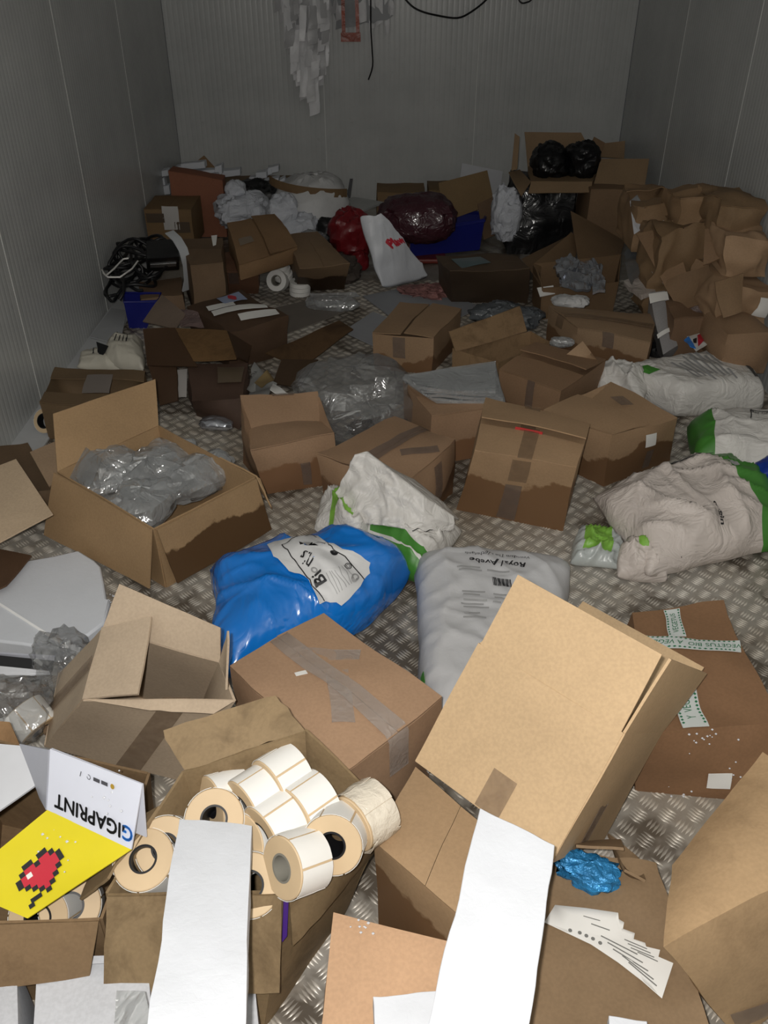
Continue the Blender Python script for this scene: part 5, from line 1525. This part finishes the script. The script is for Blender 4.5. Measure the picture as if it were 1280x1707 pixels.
tag(mesh_obj('cardboard_flap', mb, cardboard((.05, .03, .016), None, 0, 29), smooth=40), 'black soaked flap tucked behind the large crumpled bag', 'cardboard')
heap_bag('dark_scrap', 'small dark scrap on the floor by the crumpled bag', (600, 712), .02, (.045, .03, .025), .3, plain('shade_and_scrap_brown', (.07, .055, .045), .8), 3.0, 'scrap', .4, 25, .3)

# ================================================================ BACK CENTRE
def paw_bag():
    Y = 4.75
    c = [D(606, 362, Y+.20), D(650, 388, Y+.10), D(712, 462, Y-.02), D(650, 486, Y-.10), D(625, 470, Y-.05), D(598, 405, Y+.1)]
    f = Sack([P(636, 492, 0), P(714, 474, 0), P(640, 388, .30), P(600, 378, .33)], .13, wr=.02, seed=4.2, pu=3, pv=3, wob=.012, fr=9, edge=.4)
    root = thing('white_bag', 'white plastic bag with red brush lettering propped up in the middle', 'bag', P(660, 482, 0))
    mesh_obj('body', f.mesh(48, 48), plain('white_poly_bag', (.56, .58, .62), .4, bumps=(18, .4, .006)), root, smooth=180)
    mb = MB(); find_text(f, mb, 'Plaw', (646, 412), (682, 408), .062, bold=.004)
    mesh_obj('lettering', mb, plain('red_ink', (.50, .02, .04), .4), root)
paw_bag()
heap_bag('maroon_bundle', 'maroon bundle in shiny clear wrap lying in the blue crate', (697, 362), .24, (.22, .20, .13), .1, film('maroon_film', (.055, .014, .022), 2, .13, 14, .9, .5), 11.0, 'bundle', .12, 5, .08)
def crate():
    root = thing('blue_crate', 'deep blue plastic crate under the maroon bundle', 'crate', P(745, 425, 0))
    T = [D(690, 348, 5.55), D(812, 356, 5.55), D(806, 368, 5.05), D(686, 386, 4.92)]
    B = [V(p[0]*.97, p[1], .03) for p in T]
    mb = MB()
    for i in range(4): sheet(mb, [T[i], T[(i+1) % 4], B[(i+1) % 4], B[i]], .008, (3, 3), .002, i)
    sheet(mb, B, .008, (1, 1))
    mesh_obj('body', mb, M_bluebin, root)
    mesh_obj('rim', MB().tube(T + [T[0]], .012, 6), M_bluebin, root)
    mb = MB(); mb.box((B[3][0]-.01, B[3][1]-.05, 0), (B[2][0]-.2, B[3][1]+.30, .028))
    tag(mesh_obj('red_tray', mb, plain('red_tray', (.16, .02, .012), .5), bevel=.01), 'flat red tray under the blue crate', 'tray')
crate()
mb = MB(); sheet(mb, [D(770, 272, 6.0), D(838, 286, 6.0), D(822, 400, 5.75), D(755, 380, 5.75)], .008, (4, 4), .003, 3)
tag(mesh_obj('white_board', mb, M_white), 'white board leaning against the back wall', 'board')
mb = MB(); sheet(mb, [D(731, 305, 5.6), D(812, 284, 5.6), D(824, 340, 5.5), D(740, 370, 5.5)], .005, (4, 4), .004, 3)
tag(mesh_obj('cardboard_flap', mb, cardboard((.22, .145, .07), None, 0, 33)), 'tan slanted cardboard panel in front of the white leaning board', 'cardboard')
dbox('brown carton beside the blue crate below the slanted panel', (715, 318), (798, 316), 390, 5.64, .25, (.19, .125, .06), seam='a', dent=.008)
mb = MB(); sheet(mb, [D(796, 340, 5.3), D(822, 328, 5.35), D(830, 390, 5.2), D(806, 400, 5.15)], .006, (4, 4), .006, 3)
tag(mesh_obj('cardboard_flap', mb, cardboard((.18, .115, .07), None, 0, 34)), 'brown flap standing between the blue crate and the black block', 'cardboard')
heap_bag('white_bag', 'greyish white bag between the brown flap and the black block', (842, 358), .22, (.08, .08, .16), 0, M_cloth, 13.0)
dbox('brown carton edge behind the maroon bundle at the back wall', (628, 322), (708, 322), 380, 5.75, .25, (.22, .14, .07), seam='b', dent=.008)
top = quad([(728, 428), (858, 425), (882, 448), (752, 455)], .25)
carton('wide very dark carton in front of the blue crate', top, under(top, {2: (880, 505), 3: (752, 505)}), (.09, .06, .038), seam='a', gap=.01, dent=.014, bulge=.01)
mb = MB(); sheet(mb, [P(752, 432, .262), P(800, 428, .262), P(818, 438, .262), P(770, 446, .262)], .002, (6, 4), .008, 3)
tag(mesh_obj('teal_film', mb, plain('teal_film', (.06, .10, .11), .3)), 'teal film scrap on the very dark carton', 'plastic film')
heap_bag('pink_paper', 'pinkish shredded paper on the floor beside the very dark carton', (718, 487), .02, (.12, .08, .03), 0, plain('pink_shreds', (.26, .12, .11), .7, bumps=(60, 1, .01), var=.5), 14.0, 'paper', .4, 14, .3)
heap_bag('dark_film', 'dark shiny film bunched behind the open carton with the tan flap', (845, 527), .05, (.17, .09, .05), -.1, film('dark_clear_film', (.10, .11, .12), 1.2, .14, 14, .8), 15.0, 'plastic film', .3, 9, .2, .2)

# ================================================================ BACK RIGHT
Hx = Hexa([V(.78, 5.55, .355), V(1.14, 5.55, .355), V(1.10, 5.12, .355), V(.74, 5.12, .355)], [V(.76, 5.55, 0), V(1.14, 5.55, 0), V(1.10, 5.05, 0), V(.72, 5.05, 0)], .02, .03, 3, 0, 6)
tag(mesh_obj('wrapped_block', Hx.mesh(16), M_black, smooth=60), 'block wrapped in shiny black plastic below the open top carton', 'bundle')
def top_carton():
    Y0, Y1 = 5.10, 5.50
    FL, FR, BR, BL = D(885, 303, Y0), D(987, 303, Y0), D(1000, 283, Y1), D(880, 286, Y1)
    z0 = .392
    base = [V(BL[0], BL[1], z0), V(BR[0], BR[1], z0), V(FR[0], FR[1], z0), V(FL[0], FL[1], z0)]
    fl = [[BL, BR, D(968, 221, Y1+.05), D(874, 220, Y1+.05)],
          [FL, FR, D(984, 321, Y0-.06), D(880, 322, Y0-.06)],
          [D(990, 306, Y0+.02), D(1001, 265, Y0+.16), D(1082, 265, Y0+.10), D(1075, 309, Y0-.02)],
          [D(866, 283, Y1-.1), FL, D(869, 327, Y0-.10), D(848, 287, Y0+.1)],
          [D(1000, 262, Y1+.1), D(995, 240, Y1+.14), D(1042, 235, Y1+.14), D(1040, 264, Y1+.1)]]
    r, m = open_carton('open carton with spread flaps on top of the black block', [BL, BR, FR, FL], base, (.26, .175, .10), flaps=fl, warp=.004)
    mesh_obj('flap', sheet(MB(), [D(852, 285, 5.3), D(862, 282, 5.3), D(866, 228, 5.35), D(858, 222, 5.35)], .005, (2, 4), .003, 2), m, r)
    mb = MB(); blob(mb, D(915, 270, 5.3), .10, .13, .10, 3, .2, 8, (44, 28), 0, .2, .85, .16)
    tag(mesh_obj('black_bag', mb, M_black, smooth=60), 'shiny black plastic bag in the top carton, lower of the two', 'plastic bag')
    mb = MB(); blob(mb, D(968, 268, 5.3), .10, .13, .105, 5, .2, 8, (44, 28), 0, .2, .85, .16)
    tag(mesh_obj('black_bag', mb, M_black, smooth=60), 'shiny black plastic bag in the top carton, beside the spread flap', 'plastic bag')
top_carton()
mb = MB(); sheet(mb, [D(975, 262, 5.4), D(990, 228, 5.45), D(1008, 238, 5.45), D(998, 268, 5.4)], .005, (3, 3), .003, 2)
tag(mesh_obj('cardboard_flap', mb, cardboard((.22, .14, .08), None, 0, 37)), 'small cardboard corner beside a black bag in the top carton', 'cardboard')
dbox('plain brown carton beside the black block', (985, 318), (1062, 318), 400, 5.0, .35, (.22, .14, .08), seam='a', dent=.008)
# open carton with silver pouches
def silver_carton():
    Y = 4.55
    T = [P(890, 440, .20), P(1035, 425, .22), P(1030, 470, .18), P(905, 480, .16)]
    base = drop(T, 0, .04)
    fl = [[T[0], T[1]*.45+T[0]*.55, D(972, 404, 4.6), D(952, 388, 4.6)],
          [T[3], T[0], D(950, 392, 4.75), D(870, 432, 4.5)],
          [T[0]*.5+T[1]*.5, T[1], D(1041, 402, 4.6), D(951, 352, 4.75)]]
    r, m = open_carton('open brown carton with silver pouches and tall pointed flaps', T, base, (.19, .12, .065), flaps=fl, warp=.006)
    mesh_obj('sticker', sheet(MB(), [P(895, 480, .155), P(922, 476, .16), P(925, 490, .13), P(900, 495, .125)], .003, (2, 2)), M_paper, r)
    Msil = M_silver
    lbs = ['silver pouch lying across the middle of the open pouch carton', 'silver pouch standing by the tall flap of the open pouch carton', 'silver pouch at the front of the open pouch carton', 'silver pouch under the pointed flap of the open pouch carton', 'pale silver pouch at the outer corner of the open pouch carton']
    for i, q in enumerate([[(925, 440), (985, 430), (990, 455), (935, 462)], [(960, 425), (1005, 445), (1000, 470), (965, 460)], [(930, 455), (990, 460), (985, 480), (935, 482)], [(922, 445), (950, 425), (965, 440), (935, 465)], [(985, 460), (1008, 465), (1008, 490), (988, 488)]]):
        mb = MB(); sheet(mb, [P(x, y, .19+.012*i) for x, y in q], .012, (12, 8), .035, i*2.2, freq=20)
        tag(mesh_obj('silver_pouch', mb, Msil), lbs[i], 'pouch', 'silver pouches in the open carton')
silver_carton()
heap_bag('spotted_cloth', 'white spotted cloth on the dark lidded carton', (952, 502), .185, (.07, .04, .025), -.1, plain('spotted_cloth', (.46, .46, .46), .6, bumps=(40, .5), var=.3), 3.0, 'cloth', .3, 16, .2)
heap_bag('white_scrap', 'small pale plastic scrap beside the dark lidded carton', (938, 570), .17, (.05, .025, .02), 0, M_milky, 4.0, 'scrap', .3, 16, .2)
heap_bag('dark_bag', 'black bag wedged between the lidded carton and the grey package', (1098, 560), .06, (.07, .14, .10), 0, M_black2, 5.0, 'bag')
# grey packages
def pkg():
    top = quad([(1082, 488), (1108, 486), (1130, 575), (1105, 590)], [.27, .27, .12, .10])
    carton('tall pale grey package sloping beside the lidded carton', top, under(top, {2: (1130, 602), 3: (1108, 606)}), (.30, .29, .29), flaps=False, sink=0, dent=.006, name='grey_package', cat='package', patches=[('label_band', 't', .5, .12, .09, .05, M_paper), ('seam', 't', .5, .72, .09, .02, M_paper)])
    for lb, q, z, mt in (('white pouch with faint print under the crumpled cartons', [(1040, 475), (1090, 455), (1105, 478), (1068, 497)], .25, M_sackp), ('white folded paper above the pouch', [(1080, 442), (1092, 436), (1098, 448), (1090, 458)], .30, M_paper), ('grey glossy bag hanging beside the pouch carton', [(1042, 425), (1062, 395), (1080, 440), (1050, 470)], .30, plain('grey_glossy_bag', (.17, .18, .19), .3, bumps=(16, .6, .01)))):
        mb = MB(); sheet(mb, [P(x, y, z + .03*(k % 2)) for k, (x, y) in enumerate(q)], .02, (10, 8), .02, len(lb), freq=10)
        tag(mesh_obj('pouch', mb, mt, smooth=60), lb, 'pouch')
pkg()
# the crumpled pile at the right wall
C1 = (.26, .165, .09)
dbox('crumpled open carton with a white lining at the back of the crumpled carton pile', (1064, 345), (1132, 340), 420, 4.0, .34, C1, seam='a', gap=.35, sink=.08, dent=.03, bulge=.01, freq=7, n=14)
mb = MB(); sheet(mb, [D(1050, 335, 4.1), D(1062, 325, 4.25), D(1084, 372, 3.98), D(1058, 390, 3.95)], .006, (4, 4), .004, 3)
tag(mesh_obj('lining_board', mb, M_white), 'white lining board at the edge of the crumpled open carton', 'board')
mb = MB(); sheet(mb, [D(1080, 378, 3.94), D(1106, 368, 3.98), D(1098, 380, 3.94), D(1088, 390, 3.92)], .006, (4, 4), .008, 3, freq=20)
tag(mesh_obj('white_scrap', mb, M_paper), 'white paper scrap in the crumpled open carton', 'scrap')
dbox('square brown flap carton on top of the crumpled carton pile', (1134, 332), (1196, 330), 378, 3.80, .24, C1, seam='a', gap=0, dent=.030, bulge=.006, freq=7, n=14)
dbox('long brown carton on top of the crumpled carton pile against the wall', (1198, 345), (1300, 348), 392, 3.60, .30, (.24, .155, .085), seam='a', gap=.004, dent=.032, bulge=.012, freq=7, n=14)
r, h, m = dbox('tall crushed carton with a small white sticker in the crumpled carton pile', (1096, 390), (1178, 384), 525, 3.72, .24, (.22, .14, .075), seam='b', gap=.02, sink=.03, dent=.045, freq=7, bulge=.01, n=16,
     patches=[('sticker', 2, .62, .42, .04, .06, M_paper, -.4)])
mb = MB(); sheet(mb, [D(1060, 390, 3.85), D(1120, 378, 3.85), D(1150, 470, 3.62), D(1108, 480, 3.66)], .006, (10, 8), .035, 4, freq=7)
tag(mesh_obj('cardboard_flap', mb, cardboard((.24, .15, .085), None, 0, 41), smooth=40), 'bent flap folded over the tall crushed carton', 'cardboard')
mb = MB(); sheet(mb, [D(1175, 382, 3.66), D(1224, 380, 3.62), D(1200, 430, 3.50), D(1172, 442, 3.50)], .006, (8, 6), .02, 7, freq=8)
tag(mesh_obj('cardboard_flap', mb, cardboard((.27, .17, .10), None, 0, 42), smooth=40), 'torn flap pointing down between the cartons of the crumpled carton pile', 'cardboard')
dbox('brown carton with a pale clean side in the middle of the crumpled carton pile', (1218, 398), (1300, 402), 462, 3.45, .32, (.36, .235, .14), seam='a', gap=0, flaps=False, sink=0, dent=.034, bulge=.012, freq=7, n=14)
dbox('brown carton with a torn label lower in the crumpled carton pile', (1200, 478), (1290, 482), 540, 3.36, .34, (.34, .22, .13), seam='a', gap=0, flaps=False, sink=0, dent=.034, bulge=.014, freq=7, n=14,
     patches=[('sticker', 2, .10, .55, .045, .085, M_paper)])
dbox('rounded sagging carton at the bottom of the crumpled carton pile', (1216, 556), (1290, 556), 622, 3.20, .34, (.27, .17, .10), seam='a', gap=0, flaps=False, sink=0, dent=.012, bulge=.035, n=12)
dbox('squeezed brown carton low in the crumpled carton pile behind the block sack', (1122, 530), (1198, 528), 600, 3.45, .22, (.18, .11, .065), seam='a', gap=.01, dent=.02, sink=.02, n=10)
mb = MB(); sheet(mb, [D(1190, 470, 3.33), D(1240, 455, 3.36), D(1236, 520, 3.30), D(1205, 530, 3.30)], .006, (8, 8), .03, 17, freq=9)
tag(mesh_obj('cardboard_flap', mb, cardboard((.25, .16, .09), None, 0, 43), smooth=40), 'crumpled flap hanging over the carton with the torn label', 'cardboard')
mb = MB(); sheet(mb, [D(1105, 470, 3.68), D(1180, 440, 3.60), D(1190, 500, 3.50), D(1130, 520, 3.55)], .006, (10, 8), .04, 19, freq=8)
tag(mesh_obj('cardboard_flap', mb, cardboard((.20, .125, .07), None, 0, 44), smooth=40), 'buckled flap low on the tall crushed carton', 'cardboard')
heap_bag('clear_bag', 'brownish clear bag hanging in the crumpled carton pile', (1155, 528), .20, (.04, .05, .06), .3, film('brownish_film2', (.20, .15, .14), .8, .2, 14), 5.0, 'plastic bag')
def torn_pack():
    root = thing('torn_pack', 'torn white packet with red and blue print below the crumpled carton pile', 'packet', P(1162, 572, .13))
    for nm, q, mt in (('white_part', [(1145, 560), (1170, 555), (1185, 572), (1160, 586)], M_paper), ('red_part', [(1162, 560), (1170, 555), (1173, 568), (1164, 576)], plain('red_ink', (.50, .02, .04), .4)), ('blue_part', [(1140, 566), (1148, 562), (1160, 580), (1150, 578)], plain('blue_ink', (.03, .20, .62), .4)), ('dark_spot', [(1155, 566), (1161, 565), (1161, 571), (1156, 571)], M_ink)):
        z = .17 + {'white_part': 0, 'red_part': .006, 'blue_part': .004, 'dark_spot': .007}[nm]
        mb = MB(); sheet(mb, [P(x, y, z) for x, y in q], .003, (6, 6), .008, 3.3, freq=20); mesh_obj(nm, mb, mt, root)
torn_pack()

# ================================================================ BACK WALL FITTINGS
def garland():
    root = thing('plastic_strips', 'ragged cluster of grey plastic strips hanging on the back wall', 'plastic strips', (D(510, 190, 6.1)[0], 6.12, D(510, 198, 6.1)[2]))
    Mg = [plain('grey_strip_%d' % i, (g, g, g*1.02), .35, bumps=(20, .4, .006)) for i, g in enumerate((.62, .72, .42))]
    rnd = random.Random(5)
    # strips hang in layers, each layer ends higher up than the one behind it
    for k in range(96):
        t = k/95
        x = 478 + 66*rnd.random(); lim = 70 + 130*math.sin(math.pi*min(max((x-470)/82, .08), .97)**1.5)**.8*rnd.uniform(.72, 1.0)
        y = -70 + (lim+20)*rnd.random()**.8; h = rnd.uniform(35, 70); w = rnd.uniform(9, 19)
        if y + h > lim: h = max(16, lim - y)
        if y + h < 0: continue
        Y = 6.13 - .012 - .10*rnd.random()
        d = rnd.uniform(-4, 4)
        c = [D(x-w/2+d, y, Y+.015), D(x+w/2+d, y, Y+.015), D(x+w*.45, y+h*rnd.uniform(.85, 1.0), Y-.02), D(x-w*.45, y+h, Y-.02)]
        for p in c: p[1] = min(p[1], 6.155)
        mb = MB(); sheet(mb, c, .002, (3, 5), .010, rnd.random()*9, freq=16, rag=.006)
        mesh_obj('strip', mb, Mg[rnd.randrange(3)], root, smooth=50)
    for x, y1, w in ((462, 22, 12), (470, 40, 10), (552, 28, 16), (566, 36, 14), (604, 40, 14), (620, 52, 12), (632, 44, 14), (645, 60, 10), (652, 30, 12)):
        c = [D(x-w/2, -60, 6.14), D(x+w/2, -60, 6.14), D(x+w/2-1, y1-6, 6.12), D(x-w/2+1, y1, 6.12)]
        mb = MB(); sheet(mb, c, .002, (3, 6), .008, x, freq=12, rag=.006)
        mesh_obj('strip', mb, Mg[2], root, smooth=50)
garland()
def wall_stuff():
    mb = MB(); sheet(mb, [D(545, -60, 6.13), D(660, -60, 6.13), D(655, 30, 6.13), D(560, 50, 6.13)], .012, (8, 8), .02, 3, rag=.02, freq=7)
    tag(mesh_obj('grey_cover', mb, plain('grey_cover', (.26, .27, .28), .5, bumps=(14, .4)), smooth=50), 'grey ragged plastic cover on the back wall above the cluster', 'cover')
    root = thing('orange_strap', 'U shaped orange strap hanging on the back wall', 'strap', (D(584, 72, 6.0)[0], 6.05, D(584, 72, 6.0)[2]))
    Mo = plain('orange_strap', (.30, .05, .018), .35, bumps=(20, .5, .01), var=.4)
    for a, b in (((570, -60), (573, 66)), ((592, -60), (597, 66)), ((571, 62), (598, 62))):
        A, B = D(*a, 6.06), D(*b, 6.06)
        if a[1] > 0: A, B = A - V(.011, 0, 0), B + V(.011, 0, 0)
        w = V(.022, 0, 0) if a[1] < 0 else V(0, 0, .05)
        mb = MB(); sheet(mb, [A-w/2, A+w/2, B+w/2, B-w/2], .006, (2, 6), .004, a[0])
        mesh_obj('band', mb, Mo, root)
    def cab(lb, pts, r):
        q = [D(x, y, 6.12) for x, y in pts]; sm = []
        for i in range(len(q)-1):
            for t in np.linspace(0, 1, 5)[:-1]:
                p0, p1, p2, p3 = q[max(i-1, 0)], q[i], q[i+1], q[min(i+2, len(q)-1)]
                sm.append(.5*((2*p1) + (p2-p0)*t + (2*p0-5*p1+4*p2-p3)*t*t + (3*p1-p0-3*p2+p3)*t**3))
        sm.append(q[-1])
        tag(mesh_obj('wall_cable', MB().tube(sm, r, 6), M_black2, smooth=60), lb, 'cable')
    cab('thin dark cable hanging straight down from the grey cover', [(618, -40), (618, 40), (620, 80), (621, 110), (614, 133)], .005)
    cab('dark cable sagging in a shallow curve along the back wall', [(655, -30), (680, 4), (700, 18), (730, 26), (762, 30), (785, 20), (812, -2), (830, -30)], .006)
    cab('short dark cable loop at the top of the back wall', [(855, -30), (866, 2), (878, 4), (888, -4), (895, -30)], .005)
    cab('dark cable hanging beside the plastic strips', [(528, -40), (531, 20), (533, 60), (536, 85)], .006)
wall_stuff()

# ================================================================ FOAM CRUMBS
def crumbs():
    rnd = random.Random(8); mb = MB()
    reg = [((100, 1390), 40, 50, .345, 14), ((180, 1330), 35, 50, .41, 10), ((1180, 1225), 40, 30, .215, 14), ((1230, 1290), 30, 25, .15, 8), ((860, 800), 60, 40, .14, 0), ((600, 1545), 20, 15, .26, 8), ((185, 1000), 12, 10, .012, 18), ((1130, 1320), 20, 15, .03, 6), ((740, 795), 14, 14, .2, 0)]
    for (x, y), w, h, z, n in reg:
        for _ in range(n):
            c = P(x + rnd.gauss(0, w*.5), y + rnd.gauss(0, h*.5), z); r = rnd.uniform(.0015, .0032)
            vs = [c + V(r, 0, 0), c - V(r, 0, 0), c + V(0, r, 0), c - V(0, r, 0), c + V(0, 0, r), c - V(0, 0, r)]
            mb.add(vs, [(0, 2, 4), (2, 1, 4), (1, 3, 4), (3, 0, 4), (2, 0, 5), (1, 2, 5), (3, 1, 5), (0, 3, 5)])
    o = mesh_obj('foam_crumbs', mb, M_foam); o['kind'] = 'stuff'
    tag(o, 'scattered tiny white foam crumbs over the heap', 'foam crumbs')
crumbs()
